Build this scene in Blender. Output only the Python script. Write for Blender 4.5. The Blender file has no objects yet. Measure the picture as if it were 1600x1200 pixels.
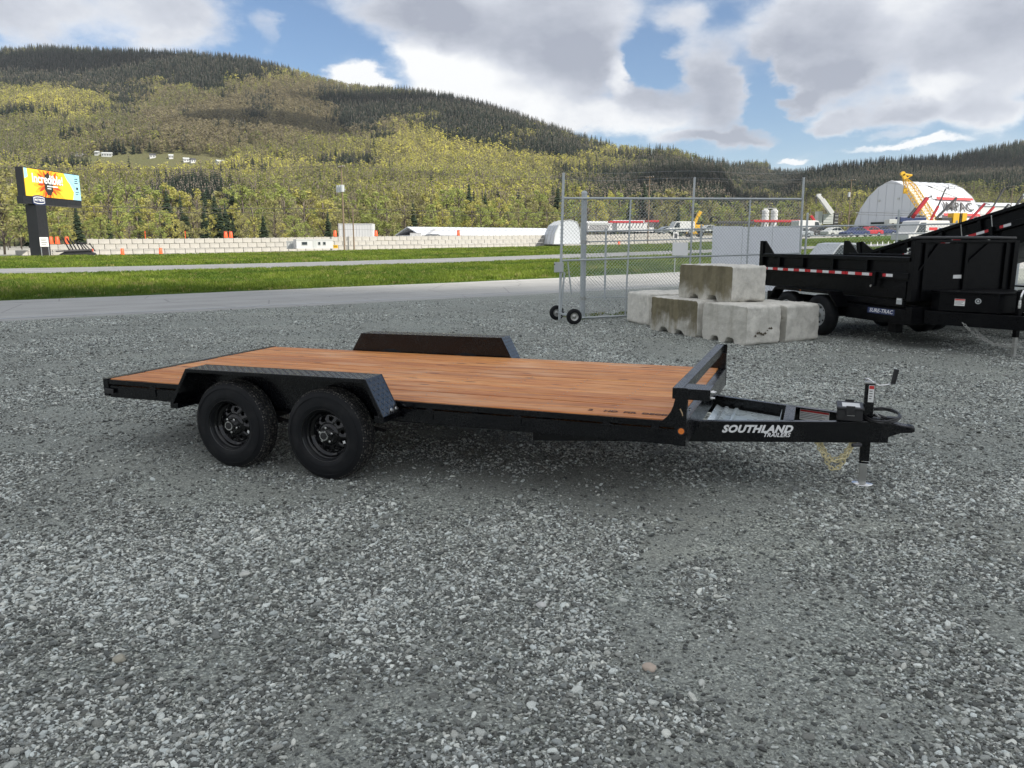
import bpy, bmesh, math, random
import numpy as np
from mathutils import Vector, Matrix, noise as mnoise
R = math.radians
PI = math.pi
random.seed(7); np.random.seed(7)
S = bpy.context.scene
COL = S.collection

# ------------------------------------------------------------------ camera
CAMH = 1.7989; PITCH = 0.1832; ROLL = -0.0012; FPX = 1204.32
cr, sr = math.cos(ROLL), math.sin(ROLL)
_f = Vector((0, math.cos(PITCH), -math.sin(PITCH))); _u = Vector((0, math.sin(PITCH), math.cos(PITCH))); _x = Vector((1, 0, 0))
RIGHT = cr*_x + sr*_u; UP = -sr*_x + cr*_u; FWD = _f
cam = bpy.data.cameras.new('camera'); cam_ob = bpy.data.objects.new('camera', cam); COL.objects.link(cam_ob)
cam_ob.matrix_world = Matrix(((RIGHT.x, UP.x, -FWD.x, 0), (RIGHT.y, UP.y, -FWD.y, 0), (RIGHT.z, UP.z, -FWD.z, CAMH), (0, 0, 0, 1)))
cam.sensor_width = 36; cam.lens = FPX/1600*36; cam.clip_start = .05; cam.clip_end = 12000
S.camera = cam_ob

# ------------------------------------------------------------------ light
SUN_EL, SUN_AZ = R(40), R(124)          # azimuth clockwise from +Y (the view direction)
SUNV = Vector((math.sin(SUN_AZ)*math.cos(SUN_EL), math.cos(SUN_AZ)*math.cos(SUN_EL), math.sin(SUN_EL)))
sun = bpy.data.lights.new('sun', 'SUN'); sun.energy = 4.8; sun.angle = R(.6); sun.color = (1, .93, .82)
sun_ob = bpy.data.objects.new('sun', sun); COL.objects.link(sun_ob)
sun_ob.rotation_euler = (-SUNV).to_track_quat('-Z', 'Y').to_euler()
S.view_settings.view_transform = 'Standard'; S.view_settings.look = 'None'
S.view_settings.exposure = 0.60; S.view_settings.gamma = 1; S.view_settings.use_curve_mapping = False

def azel(u, v):
    """direction (azimuth from +Y, elevation) of a spot in the photographed sky"""
    d = RIGHT*((u-800)/FPX) + UP*((600-v)/FPX) + FWD
    d.normalize(); return math.atan2(d.x, d.y), math.asin(d.z)

W = bpy.data.worlds.new('World'); S.world = W; W.use_nodes = True
def build_world():
    nt = W.node_tree; N = nt.nodes; L = nt.links; N.clear()
    def nd(t, **k):
        n = N.new(t)
        for a, b in k.items(): setattr(n, a, b)
        return n
    def M(op, a, b=None, c=None, clamp=False):
        n = nd('ShaderNodeMath', operation=op, use_clamp=clamp)
        for i, v in enumerate((a, b, c)):
            if v is None: continue
            if isinstance(v, (int, float)): n.inputs[i].default_value = v
            else: L.new(v, n.inputs[i])
        return n.outputs[0]
    tc = nd('ShaderNodeTexCoord')
    sep = nd('ShaderNodeSeparateXYZ'); L.new(tc.outputs['Generated'], sep.inputs[0])
    az = M('ARCTAN2', sep.outputs[0], sep.outputs[1]); el = M('ARCSINE', sep.outputs[2])
    # cloud-plane coordinates for the noise: flattened towards the horizon as real layers are
    zz = M('ADD', M('MAXIMUM', sep.outputs[2], 0.0), .22)
    px = M('DIVIDE', sep.outputs[0], zz); py = M('DIVIDE', sep.outputs[1], zz)
    cv = nd('ShaderNodeCombineXYZ'); L.new(px, cv.inputs[0]); L.new(py, cv.inputs[1])
    # warp of the azimuth / elevation used by the big cloud masses
    def noise(scale, detail, rough, vec, seed=0.0, stretch=None):
        mp = nd('ShaderNodeMapping'); mp.inputs['Location'].default_value = (seed, seed*1.7, seed*.6)
        if stretch: mp.inputs['Scale'].default_value = stretch
        L.new(vec, mp.inputs[0])
        n = nd('ShaderNodeTexNoise'); n.inputs['Scale'].default_value = scale; n.inputs['Detail'].default_value = detail
        n.inputs['Roughness'].default_value = rough; L.new(mp.outputs[0], n.inputs['Vector']); return n
    ST = (1, 1, 1.7)
    wn = noise(3.2, 7, .6, tc.outputs['Generated'], 3.1, ST); wc = nd('ShaderNodeSeparateColor'); L.new(wn.outputs['Color'], wc.inputs[0])
    wa = M('ADD', az, M('MULTIPLY', M('SUBTRACT', wc.outputs[0], .5), .26))
    we = M('ADD', el, M('MULTIPLY', M('SUBTRACT', wc.outputs[1], .5), .15))
    def blob(u, v, ru, rv, soft=1.0):
        a0, e0 = azel(u, v); ra = ru/FPX; re = rv/FPX
        dx = M('MULTIPLY', M('SUBTRACT', wa, a0), 1/ra); dy = M('MULTIPLY', M('SUBTRACT', we, e0), 1/re)
        d = M('SQRT', M('ADD', M('MULTIPLY', dx, dx), M('MULTIPLY', dy, dy)))
        mr = nd('ShaderNodeMapRange', interpolation_type='SMOOTHSTEP'); L.new(d, mr.inputs[0])
        mr.inputs[1].default_value = max(0, 1-.5*soft); mr.inputs[2].default_value = 1+.5*soft; mr.inputs[3].default_value = 1; mr.inputs[4].default_value = 0
        return mr.outputs[0]
    ra_ = noise(3.6, 8, .58, tc.outputs['Generated'], 4.4, (1, 1, 1.7)); mpo = nd('ShaderNodeVectorMath', operation='ADD'); L.new(tc.outputs['Generated'], mpo.inputs[0]); mpo.inputs[1].default_value = (.030, -.01, .042)
    rb_ = noise(3.6, 8, .58, mpo.outputs[0], 4.4, (1, 1, 1.7)); relief = M('MULTIPLY', M('SUBTRACT', ra_.outputs[0], rb_.outputs[0]), 3.4)
    n1 = noise(1.5, 9, .56, cv.outputs[0], 1.3); n2 = noise(5.0, 8, .6, tc.outputs['Generated'], 7.7, (1, 1, 2.2)); n3 = noise(2.6, 6, .55, tc.outputs['Generated'], 12.0, (1, 1, 1.8))
    # base cover everywhere (broken cloud), the frame's own masses added and cut
    base = M('ADD', M('MULTIPLY', M('SUBTRACT', n1.outputs[0], .5), 2.2), .78)
    inframe = blob(800, 60, 1250, 420, .6)
    base = M('MULTIPLY', base, M('SUBTRACT', 1.0, M('MULTIPLY', inframe, 1.0)))
    dens = M('ADD', base, M('MULTIPLY', inframe, M('MULTIPLY', M('ADD', M('SUBTRACT', n2.outputs[0], .5), M('MULTIPLY', M('SUBTRACT', ra_.outputs[0], .5), 1.1)), 1.7)))
    grey = []
    for (u, v, ru, rv, w, k) in CLOUDS:
        b = blob(u, v, ru*.90, rv*.90, 1.25)
        dens = M('ADD', dens, M('MULTIPLY', b, w))
        if k: grey.append(M('MULTIPLY', b, k))
    mask = nd('ShaderNodeMapRange', interpolation_type='SMOOTHSTEP'); L.new(dens, mask.inputs[0])
    mask.inputs[1].default_value = .04; mask.inputs[2].default_value = 1.0
    g = None
    for x in grey: g = x if g is None else M('ADD', g, x)
    gb = M('MULTIPLY', M('SUBTRACT', 1.0, inframe), -.28)  # cloud outside the frame made whiter to raise the ambient light
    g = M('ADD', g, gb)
    g = M('ADD', g, M('MULTIPLY', M('SUBTRACT', noise(9, 6, .6, tc.outputs['Generated'], 2.0, (1, 1, 2)).outputs[0], .5), .8))
    g = M('ADD', g, M('MULTIPLY', M('SUBTRACT', n3.outputs[0], .5), 1.6))
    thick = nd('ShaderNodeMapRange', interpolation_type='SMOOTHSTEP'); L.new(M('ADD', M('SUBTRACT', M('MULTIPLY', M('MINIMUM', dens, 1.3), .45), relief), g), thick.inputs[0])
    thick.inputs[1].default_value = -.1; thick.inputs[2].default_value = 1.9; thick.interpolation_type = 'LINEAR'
    cr_ = nd('ShaderNodeValToRGB'); L.new(thick.outputs[0], cr_.inputs[0])
    e = cr_.color_ramp.elements
    e[0].position = 0; e[0].color = (.93, .94, .95, 1); e[1].position = 1; e[1].color = (.36, .39, .47, 1)
    m = cr_.color_ramp.elements.new(.5); m.color = (.60, .63, .70, 1)
    sky = nd('ShaderNodeTexSky', sky_type='NISHITA'); sky.sun_disc = False
    sky.sun_elevation = SUN_EL; sky.sun_rotation = SUN_AZ; sky.altitude = 20; sky.air_density = 1.0; sky.dust_density = .1; sky.ozone_density = 5.5
    b1 = nd('ShaderNodeBackground'); L.new(sky.outputs[0], b1.inputs[0]); b1.inputs[1].default_value = SKY_STRENGTH
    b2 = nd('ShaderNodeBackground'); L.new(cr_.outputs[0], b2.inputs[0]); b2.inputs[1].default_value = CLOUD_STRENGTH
    mx = nd('ShaderNodeMixShader'); L.new(mask.outputs[0], mx.inputs[0]); L.new(b1.outputs[0], mx.inputs[1]); L.new(b2.outputs[0], mx.inputs[2])
    out = nd('ShaderNodeOutputWorld'); L.new(mx.outputs[0], out.inputs[0])
SKY_STRENGTH = .080; CLOUD_STRENGTH = .74
# u, v, half width, half height, weight, greyness   (cloud masses of the photographed sky)
CLOUDS = [
 (120, 0, 190, 52, 1.0, .5), (290, 15, 75, 55, .9, .5), (430, 45, 22, 36, .55, .35), (-100, 0, 120, 50, .5, .3), (560, 0, 50, 20, .35, .2),
 (650, 5, 95, 52, .8, .65), (820, 25, 175, 85, 1.2, .85), (930, 110, 60, 60, .7, .6), (625, 85, 45, 26, .9, -.5), (720, 125, 100, 44, 1.3, -1.2), (840, 165, 120, 62, 1.1, .15), (992, 130, 22, 36, .9, -1.0),
 (950, 215, 135, 30, 1.2, -.8), (800, 185, 70, 26, 1.1, -.8), (524, 120, 34, 18, 1.4, -1.0), (556, 131, 26, 9, 1.1, -1.0),
 (1030, 175, 52, 34, 1.1, .8), (1145, 150, 58, 80, 1.2, .8), (1095, 10, 40, 30, .6, .3), (1050, 90, 40, 55, -.8, 0), (1225, 120, 26, 60, -.9, 0), (1235, 215, 30, 30, -.5, 0), (1180, 40, 40, 40, -.3, 0),
 (1440, 45, 195, 110, 1.2, .65), (1310, 60, 70, 85, .8, .5), (1320, 150, 45, 30, .7, .6), (1565, 120, 80, 75, .9, .5), (1470, 10, 70, 40, .2, -.5), (1490, 150, 40, 16, .3, -.7),
 (1120, 236, 74, 11, .95, .75), (1205, 222, 34, 11, .9, .75), (1330, 206, 34, 13, 1.1, .9), (1425, 190, 46, 20, 1.0, .8), (1268, 182, 26, 11, .8, .8), (1430, 243, 60, 6, 1.2, -1.0), (1245, 262, 22, 5, 1.1, -1.0),
 (1565, 200, 55, 18, .8, .5), (1395, 225, 18, 6, .5, .5),
]
build_world()

# ------------------------------------------------------------------ helpers
def at(u, v, Y):
    d = RIGHT*((u-800)/FPX) + UP*((600-v)/FPX) + FWD
    t = Y/d.y
    return Vector((d.x*t, Y, CAMH + d.z*t))
def onz(u, v, z=0.0):
    d = RIGHT*((u-800)/FPX) + UP*((600-v)/FPX) + FWD
    t = (z-CAMH)/d.z
    return Vector((d.x*t, d.y*t, z))
def sm(a, b, x):
    t = min(1, max(0, (x-a)/(b-a))); return t*t*(3-2*t)
def H(x, y):
    """height of the ground: flat lot, then rising gently to the right beyond the frontage road"""
    s = y-.72*x; q = max(0, x+.449*s)
    h = 2.7e-4*min(q, 40)**2
    if q > 40: h += (min(q, 95)-40)*(.024-.00008*min(150, max(60, s)))
    h *= sm(24, 37, s)
    h += .027*min(110, max(0, q-90))*sm(72, 100, s)
    return h
def sline(u, s):
    """ground point in image column u on the line y - .72 x = s"""
    k = at(u, 380, 1.0).x
    Y = s/(1-.72*k); return Vector((k*Y, Y, H(k*Y, Y)))

class MB:
    def __init__(s): s.v = []; s.f = []; s.sm = []; s.mi = []
    def add(s, vs, fs, smooth=False, mat=0, M=None):
        b = len(s.v)
        s.v += [tuple(M @ Vector(p)) for p in vs] if M is not None else [tuple(p) for p in vs]
        for f in fs: s.f.append([b+i for i in f]); s.sm.append(smooth); s.mi.append(mat)
        return s
    def box(s, x0, x1, y0, y1, z0, z1, M=None, mat=0):
        vs = [(x, y, z) for z in (z0, z1) for (x, y) in ((x0, y0), (x1, y0), (x1, y1), (x0, y1))]
        return s.add(vs, [(3,2,1,0), (4,5,6,7), (0,1,5,4), (1,2,6,5), (2,3,7,6), (3,0,4,7)], mat=mat, M=M)
    def beam(s, p, q, w, h, up=(0,0,1), off=(0,0), mat=0):
        p = Vector(p); q = Vector(q); d = (q-p).normalized(); up = Vector(up)
        side = d.cross(up)
        if side.length < 1e-5: side = d.cross(Vector((1,0,0)))
        side.normalize(); u2 = side.cross(d).normalized()
        vs = []
        for c in (p, q):
            for (a, b) in ((-1,-1), (1,-1), (1,1), (-1,1)):
                vs.append(c + side*(a*w/2+off[0]) + u2*(b*h/2+off[1]))
        return s.add(vs, [(3,2,1,0), (4,5,6,7), (0,1,5,4), (1,2,6,5), (2,3,7,6), (3,0,4,7)], mat=mat)
    def cyl(s, p, q, r, n=16, r2=None, cap=True, mat=0):
        p = Vector(p); q = Vector(q); d = (q-p).normalized(); a = d.orthogonal().normalized(); b = d.cross(a)
        r2 = r if r2 is None else r2
        vs = [p+(a*math.cos(t)+b*math.sin(t))*r for t in [2*PI*i/n for i in range(n)]] + [q+(a*math.cos(t)+b*math.sin(t))*r2 for t in [2*PI*i/n for i in range(n)]]
        s.add(vs, [(i, (i+1) % n, n+(i+1) % n, n+i) for i in range(n)], True, mat)
        if cap:
            s.add(vs[:n], [tuple(range(n))[::-1]], False, mat); s.add(vs[n:], [tuple(range(n))], False, mat)
        return s
    def tube(s, pts, r, n=8, closed=False, mat=0):
        pts = [Vector(p) for p in pts]; rings = []; m = len(pts)
        a = None
        for i in range(m):
            d = (pts[(i+1) % m]-pts[i-1]) if (closed or 0 < i < m-1) else (pts[1]-pts[0] if i == 0 else pts[-1]-pts[-2])
            d.normalize()
            if a is None: a = d.orthogonal().normalized()
            else: a = (a-d*a.dot(d)).normalized()
            b = d.cross(a)
            rings.append([pts[i]+(a*math.cos(t)+b*math.sin(t))*r for t in [2*PI*k/n for k in range(n)]])
        vs = [p for rg in rings for p in rg]; fs = []
        for i in range(m if closed else m-1):
            j = (i+1) % m
            for k in range(n): fs.append((i*n+k, i*n+(k+1) % n, j*n+(k+1) % n, j*n+k))
        if not closed: fs += [tuple(range(n))[::-1], tuple((m-1)*n+k for k in range(n))]
        return s.add(vs, fs, True, mat)
    def lathe(s, prof, n=48, axis='y', M=None, smooth=True, mat=0, closed=False):
        """prof: (axial, radius) pairs"""
        vs = []
        for (a, r) in prof:
            for k in range(n):
                t = 2*PI*k/n; c, d = r*math.cos(t), r*math.sin(t)
                vs.append((c, a, d) if axis == 'y' else (c, d, a))
        fs = []; m = len(prof)
        for i in range(m if closed else m-1):
            j = (i+1) % m
            for k in range(n): fs.append((i*n+k, i*n+(k+1) % n, j*n+(k+1) % n, j*n+k))
        return s.add(vs, fs, smooth, mat, M)
    def prism(s, poly, axis, a0, a1, M=None, mat=0):
        """poly in the two other axes, extruded along axis"""
        n = len(poly)
        def P(a, p):
            return {'x': (a, p[0], p[1]), 'y': (p[0], a, p[1]), 'z': (p[0], p[1], a)}[axis]
        vs = [P(a0, p) for p in poly]+[P(a1, p) for p in poly]
        return s.add(vs, [tuple(range(n))[::-1], tuple(range(n, 2*n))]+[(i, (i+1) % n, n+(i+1) % n, n+i) for i in range(n)], mat=mat, M=M)
    def shear(s, fn): s.v = [fn(p) for p in s.v]; return s
    def mesh(s, name, mats):
        me = bpy.data.meshes.new(name); me.from_pydata(s.v, [], s.f)
        me.polygons.foreach_set('use_smooth', s.sm)
        if not isinstance(mats, (list, tuple)): mats = [mats]
        for m in mats: me.materials.append(m)
        if len(mats) > 1: me.polygons.foreach_set('material_index', s.mi)
        bm = bmesh.new(); bm.from_mesh(me); bmesh.ops.recalc_face_normals(bm, faces=bm.faces); bm.to_mesh(me); bm.free()
        me.update(); return me
    def build(s, name, mats, parent=None, bevel=0, loc=None, seg=2):
        o = bpy.data.objects.new(name, s.mesh(name, mats)); COL.objects.link(o)
        if parent is not None: o.parent = parent
        if loc is not None: o.location = loc
        if bevel:
            b = o.modifiers.new('bevel', 'BEVEL'); b.width = bevel; b.segments = seg; b.limit_method = 'ANGLE'; b.angle_limit = R(35)
        return o
def tag(o, label=None, cat=None, group=None, kind=None):
    for k, v in (('label', label), ('category', cat), ('group', group), ('kind', kind)):
        if v: o[k] = v
    return o
def empty(name, loc=(0,0,0), rz=0, label=None, cat=None, group=None, parent=None):
    o = bpy.data.objects.new(name, None); COL.objects.link(o); o.location = loc; o.rotation_euler = (0, 0, rz); o.empty_display_size = .2
    if parent is not None: o.parent = parent
    return tag(o, label, cat, group)
KIDS = {}
def copy_tree(o, parent=None, **k):
    c = o.copy(); COL.objects.link(c)
    if parent is not None: c.parent = parent
    for ch in [x for x in list(COL.objects) if x.parent == o]: copy_tree(ch, c)
    return c
def text_mesh(body, size, name='lettering', ext=.002, shear=0, offset=0, xs=1.0, align='CENTER', space=1.0, fit=0):
    cu = bpy.data.curves.new(name, 'FONT'); cu.body = body; cu.size = size; cu.extrude = ext; cu.shear = shear; cu.offset = offset
    cu.align_x = align; cu.align_y = 'CENTER'; cu.space_character = space; cu.resolution_u = 3
    t = bpy.data.objects.new('tmp_text', cu); COL.objects.link(t)
    dg = bpy.context.evaluated_depsgraph_get(); me = bpy.data.meshes.new_from_object(t.evaluated_get(dg)); me.name = name
    bpy.data.objects.remove(t); bpy.data.curves.remove(cu)
    if fit:
        X_ = [v.co.x for v in me.vertices]; xs = fit/(max(X_)-min(X_))
    for v in me.vertices: v.co.x *= xs
    return me
def place_text(body, size, mat, parent, M, **k):
    me = text_mesh(body, size, **k); me.transform(M); me.materials.clear(); me.materials.append(mat)
    o = bpy.data.objects.new('lettering', me); COL.objects.link(o)
    if parent is not None: o.parent = parent
    return o
def frame_M(o, x, y):
    """matrix whose local x and y run along the given directions at o"""
    x = Vector(x).normalized(); y = Vector(y); y = (y-x*y.dot(x)).normalized(); z = x.cross(y)
    return Matrix(((x.x, y.x, z.x, o[0]), (x.y, y.y, z.y, o[1]), (x.z, y.z, z.z, o[2]), (0, 0, 0, 1)))

# ------------------------------------------------------------------ materials
class MT:
    def __init__(s, name, rough=.6, metal=0, spec=.5, coat=0):
        s.m = bpy.data.materials.new(name); s.m.use_nodes = True; s.nt = s.m.node_tree; s.N = s.nt.nodes; s.L = s.nt.links
        s.b = s.N['Principled BSDF']; s.b.inputs['Roughness'].default_value = rough; s.b.inputs['Metallic'].default_value = metal
        s.b.inputs['Specular IOR Level'].default_value = spec; s.b.inputs['Coat Weight'].default_value = coat
        s._tc = None
    def n(s, t, **k):
        n = s.N.new(t)
        for a, b in k.items(): setattr(n, a, b)
        return n
    @property
    def obj(s):
        if s._tc is None: s._tc = s.n('ShaderNodeTexCoord')
        return s._tc.outputs['Object']
    def mp(s, scale=(1,1,1), loc=(0,0,0), rot=(0,0,0), vec=None):
        m = s.n('ShaderNodeMapping'); m.inputs['Scale'].default_value = scale; m.inputs['Location'].default_value = loc; m.inputs['Rotation'].default_value = rot
        s.L.new(vec if vec is not None else s.obj, m.inputs[0]); return m.outputs[0]
    def noise(s, scale, detail=4, rough=.55, vec=None, dist=0):
        n = s.n('ShaderNodeTexNoise'); n.inputs['Scale'].default_value = scale; n.inputs['Detail'].default_value = detail
        n.inputs['Roughness'].default_value = rough; n.inputs['Distortion'].default_value = dist
        s.L.new(vec if vec is not None else s.obj, n.inputs['Vector']); return n.outputs[0]
    def vor(s, scale, vec=None, feature='F1', out='Distance', rnd=1):
        n = s.n('ShaderNodeTexVoronoi', feature=feature); n.inputs['Scale'].default_value = scale; n.inputs['Randomness'].default_value = rnd
        s.L.new(vec if vec is not None else s.obj, n.inputs['Vector']); return n.outputs[out]
    def math(s, op, a, b=None, c=None, clamp=False):
        n = s.n('ShaderNodeMath', operation=op, use_clamp=clamp)
        for i, v in enumerate((a, b, c)):
            if v is None: continue
            if isinstance(v, (int, float)): n.inputs[i].default_value = v
            else: s.L.new(v, n.inputs[i])
        return n.outputs[0]
    def ramp(s, fac, stops, interp='LINEAR'):
        r = s.n('ShaderNodeValToRGB'); s.L.new(fac, r.inputs[0]); cr = r.color_ramp; cr.interpolation = interp
        while len(cr.elements) < len(stops): cr.elements.new(.5)
        for e, (p, c) in zip(cr.elements, stops):
            e.position = p; e.color = tuple(c)+(1,) if isinstance(c, (tuple, list)) else (c, c, c, 1)
        return r.outputs[0]
    def mr(s, x, a, b, c=0, d=1):
        n = s.n('ShaderNodeMapRange', interpolation_type='SMOOTHSTEP'); s.L.new(x, n.inputs[0])
        for i, v in zip((1,2,3,4), (a,b,c,d)): n.inputs[i].default_value = v
        return n.outputs[0]
    def mix(s, f, a, b, mode='MIX'):
        n = s.n('ShaderNodeMix', data_type='RGBA', blend_type=mode)
        for i, v in ((0, f), (6, a), (7, b)):
            if isinstance(v, (int, float)): n.inputs[i].default_value = v if i == 0 else (v, v, v, 1)
            elif isinstance(v, (tuple, list)): n.inputs[i].default_value = tuple(v)+(1,)
            else: s.L.new(v, n.inputs[i])
        return n.outputs[2]
    def col(s, c):
        if isinstance(c, (tuple, list)): s.b.inputs['Base Color'].default_value = tuple(c)+(1,)
        else: s.L.new(c, s.b.inputs['Base Color'])
        return s
    def rough(s, x): s.L.new(x, s.b.inputs['Roughness']); return s
    def bump(s, h, strength=.5, dist=.01):
        n = s.n('ShaderNodeBump'); n.inputs['Strength'].default_value = strength; n.inputs['Distance'].default_value = dist
        s.L.new(h, n.inputs['Height']); s.L.new(n.outputs[0], s.b.inputs['Normal']); return s
    def rand(s): return s.n('ShaderNodeObjectInfo').outputs['Random']
    def attr(s, name, typ='GEOMETRY', out='Color'):
        n = s.n('ShaderNodeAttribute', attribute_name=name, attribute_type=typ); return n.outputs[out]
def plain(name, c, rough=.5, metal=0, spec=.5, var=.12, coat=0, nscale=6):
    """flat paint with slight uneven wear"""
    t = MT(name, rough, metal, spec, coat)
    nz = t.noise(nscale, 5, .6)
    t.col(t.mix(nz, [x*(1-var) for x in c], [min(1, x*(1+var)) for x in c]))
    t.rough(t.mr(t.noise(nscale*2.3, 4), .3, .7, max(.02, rough-.07), min(1, rough+.09)))
    return t.m
MAT = {}
def mats():
    M_ = MAT
    # black powder coat: dust film from fine noise
    def black(name, c, r, dust=.05, coat=0, spec=.5):
        t = MT(name, r, 0, spec, coat); t.b.inputs['Coat Roughness'].default_value = .14
        d = t.mr(t.noise(3.5, 6, .65), .45, .8); d2 = t.noise(90, 3, .6)
        t.col(t.mix(t.math('MULTIPLY', d, dust*8), c, (.045, .044, .042)))
        t.rough(t.math('ADD', t.mr(d2, .3, .7, r-.06, r+.1), t.math('MULTIPLY', d, .15)))
        t.bump(t.noise(140, 2), .06, .002); return t.m
    M_['black'] = black('black_powder_coat', (.0022, .0026, .0038), .20, .006, 0, .42)
    M_['dump'] = black('deep_black_paint', (.0018, .002, .0028), .3, .006, 0, .13)
    M_['black2'] = black('black_gloss_paint', (.002, .0024, .0036), .17, .005, 0, .42)
    M_['matt'] = black('matt_black_steel', (.02, .02, .021), .6)
    t = MT('treated_fir', .5, 0, .35)
    rn = t.rand()
    off = t.n('ShaderNodeCombineXYZ'); t.L.new(t.math('MULTIPLY', rn, 37.0), off.inputs[0]); t.L.new(t.math('MULTIPLY', rn, 11.0), off.inputs[1])
    va = t.n('ShaderNodeVectorMath', operation='ADD'); t.L.new(t.obj, va.inputs[0]); t.L.new(off.outputs[0], va.inputs[1]); v0 = va.outputs[0]
    fine = t.noise(1.0, 8, .65, t.mp((3.0, 110, 60), vec=v0)); mid = t.noise(1.0, 5, .6, t.mp((.9, 24, 10), vec=v0), .8)
    ring = t.n('ShaderNodeTexWave', wave_type='BANDS', bands_direction='Y'); t.L.new(t.mp((.16, 1, 1), vec=v0), ring.inputs[0])
    ring.inputs['Scale'].default_value = 11; ring.inputs['Distortion'].default_value = 9; ring.inputs['Detail'].default_value = 4; ring.inputs['Detail Scale'].default_value = .6
    big = t.noise(1.0, 3, .5, t.mp((1.2, 3, 3), vec=v0))
    c = t.ramp(mid, [(.27, (.48, .17, .045)), (.42, (.72, .275, .08)), (.58, (.88, .40, .125)), (.8, (.93, .58, .24))])
    c = t.mix(t.mr(fine, .47, .66, 0, .75), c, (.27, .085, .028))
    c = t.mix(t.math('MULTIPLY', ring.outputs[1], .38), c, (.27, .095, .035))
    edge = t.noise(1.0, 4, .6, t.mp((.6, 9, 3), vec=v0)); c = t.mix(t.mr(edge, .54, .64, 0, .55), c, (.30, .12, .055))
    c = t.mix(t.mr(big, .5, .72, 0, .5), c, (.80, .50, .30))
    kn = t.vor(1.0, t.mp((2.2, 7.5, 1), vec=v0), rnd=1); c = t.mix(t.mr(kn, .07, .16, .9, 0), c, (.12, .045, .02))
    c = t.mix(t.mr(rn, 0, 1, 0, .75), c, t.mix(1.0, c, (.74, .65, .56), 'MULTIPLY'))
    t.col(c); t.rough(t.mr(fine, .3, .7, .40, .62)); t.bump(t.math('ADD', fine, t.math('MULTIPLY', ring.outputs[1], .3)), .25, .003)
    M_['wood'] = t.m
    M_['ink'] = plain('dark_ink_stamp', (.10, .04, .02), .6, var=.4, nscale=80)
    M_['treadplate'] = black('black_tread_plate', (.006, .007, .009), .16, .02, .6, .6)
    t = MT('tyre_rubber', .6, 0, .22)
    t.col(t.mix(t.mr(t.noise(9, 5), .45, .75), (.008, .0088, .0105), (.017, .0175, .018))); t.bump(t.noise(120, 2), .1, .002); M_['tyre'] = t.m
    t = MT('dusty_tread_rubber', .8, 0, .3)
    t.col(t.mix(t.mr(t.noise(45, 4, .7), .46, .66), (.014, .014, .015), (.17, .16, .14))); M_['tread'] = t.m
    M_['rim'] = plain('gloss_black_rim', (.0025, .0027, .0035), .12, 0, .5)
    M_['chrome'] = plain('bright_zinc', (.75, .75, .74), .22, 1)
    M_['zinc'] = plain('dull_zinc', (.42, .42, .40), .42, .85)
    M_['goldzinc'] = plain('yellow_zinc_chain', (.80, .68, .42), .5, .25, nscale=60, var=.35)
    t = MT('galvanised_steel', .4, .75)
    s1 = t.vor(14, out='Color', feature='F1'); nn = t.noise(5, 5)
    t.col(t.mix(t.math('MULTIPLY', nn, .7), t.mix(.18, (.50, .53, .55), s1), (.34, .37, .39))); t.rough(t.mr(nn, .3, .7, .3, .5)); M_['galv'] = t.m
    t = MT('galvanised_tube', .45, .35)
    t.col(t.mix(t.noise(7, 5), (.36, .39, .40), (.52, .55, .56))); M_['galvtube'] = t.m
    t = MT('bare_sheet_tray', .25, .35)
    st = t.noise(1, 3, .5, t.mp((4, 1.5, 1)), .2)
    t.col(t.mix(t.mr(st, .35, .7), (.50, .57, .58), (.66, .73, .75))); t.rough(t.mr(t.noise(6, 3, .5), .3, .7, .2, .34)); M_['tray'] = t.m
    M_['white'] = plain('white_decal', (.80, .80, .79), .45, var=.03)
    M_['wpaint'] = plain('white_paint', (.50, .51, .52), .5, var=.06, nscale=.6)
    M_['label'] = plain('white_label', (.72, .72, .70), .4, var=.1, nscale=60)
    M_['red'] = plain('red_label', (.55, .03, .03), .4)
    M_['refl_red'] = plain('red_reflective_tape', (.50, .012, .02), .3)
    M_['refl_white'] = plain('white_reflective_tape', (.70, .70, .70), .3)
    M_['amber'] = plain('amber_lens', (.75, .20, .03), .2, coat=.6)
    M_['glass'] = plain('dark_glass', (.02, .028, .035), .06, 0, .7)
    M_['plastic'] = plain('black_plastic', (.014, .014, .015), .45)
    M_['orange'] = plain('orange_plastic', (.75, .10, .03), .5)
    M_['yellow'] = plain('yellow_machine_paint', (.68, .40, .02), .45, nscale=1)
    M_['rred'] = plain('red_machine_paint', (.42, .02, .03), .45, nscale=1)
    M_['dkgrey'] = plain('dark_grey_steel', (.045, .045, .05), .55, nscale=1)
    M_['navy'] = plain('navy_paint', (.02, .035, .11), .4, nscale=1)
    M_['ltgrey'] = plain('light_grey_paint', (.42, .44, .44), .55, nscale=1)
    M_['silver'] = plain('silver_car_paint', (.34, .37, .40), .3, .4, coat=.5, nscale=1)
    M_['screen'] = plain('white_screen_panel', (.74, .76, .80), .5, var=.04)
    M_['membrane'] = plain('white_membrane', (.50, .53, .58), .6, var=.05, nscale=.1)
    M_['blackboard'] = plain('black_sign_steel', (.010, .011, .014), .4, nscale=1)
    M_['bwhite'] = plain('white_print', (.82, .84, .86), .5, var=.02)
    M_['bblue'] = plain('pale_blue_print', (.36, .66, .82), .5, var=.04)
    M_['bdark'] = plain('dark_print', (.03, .025, .02), .5)
    M_['ppole'] = plain('weathered_pole_wood', (.17, .13, .09), .85, nscale=3, var=.3)
    M_['wire'] = plain('black_wire', (.03, .03, .03), .6)
    M_['lbulb'] = plain('silver_transformer', (.5, .53, .55), .4, .3)
    # concrete
    t = MT('weathered_cast_concrete', .85)
    rn = t.rand(); off = t.n('ShaderNodeCombineXYZ'); t.L.new(t.math('MULTIPLY', rn, 23.0), off.inputs[0])
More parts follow.
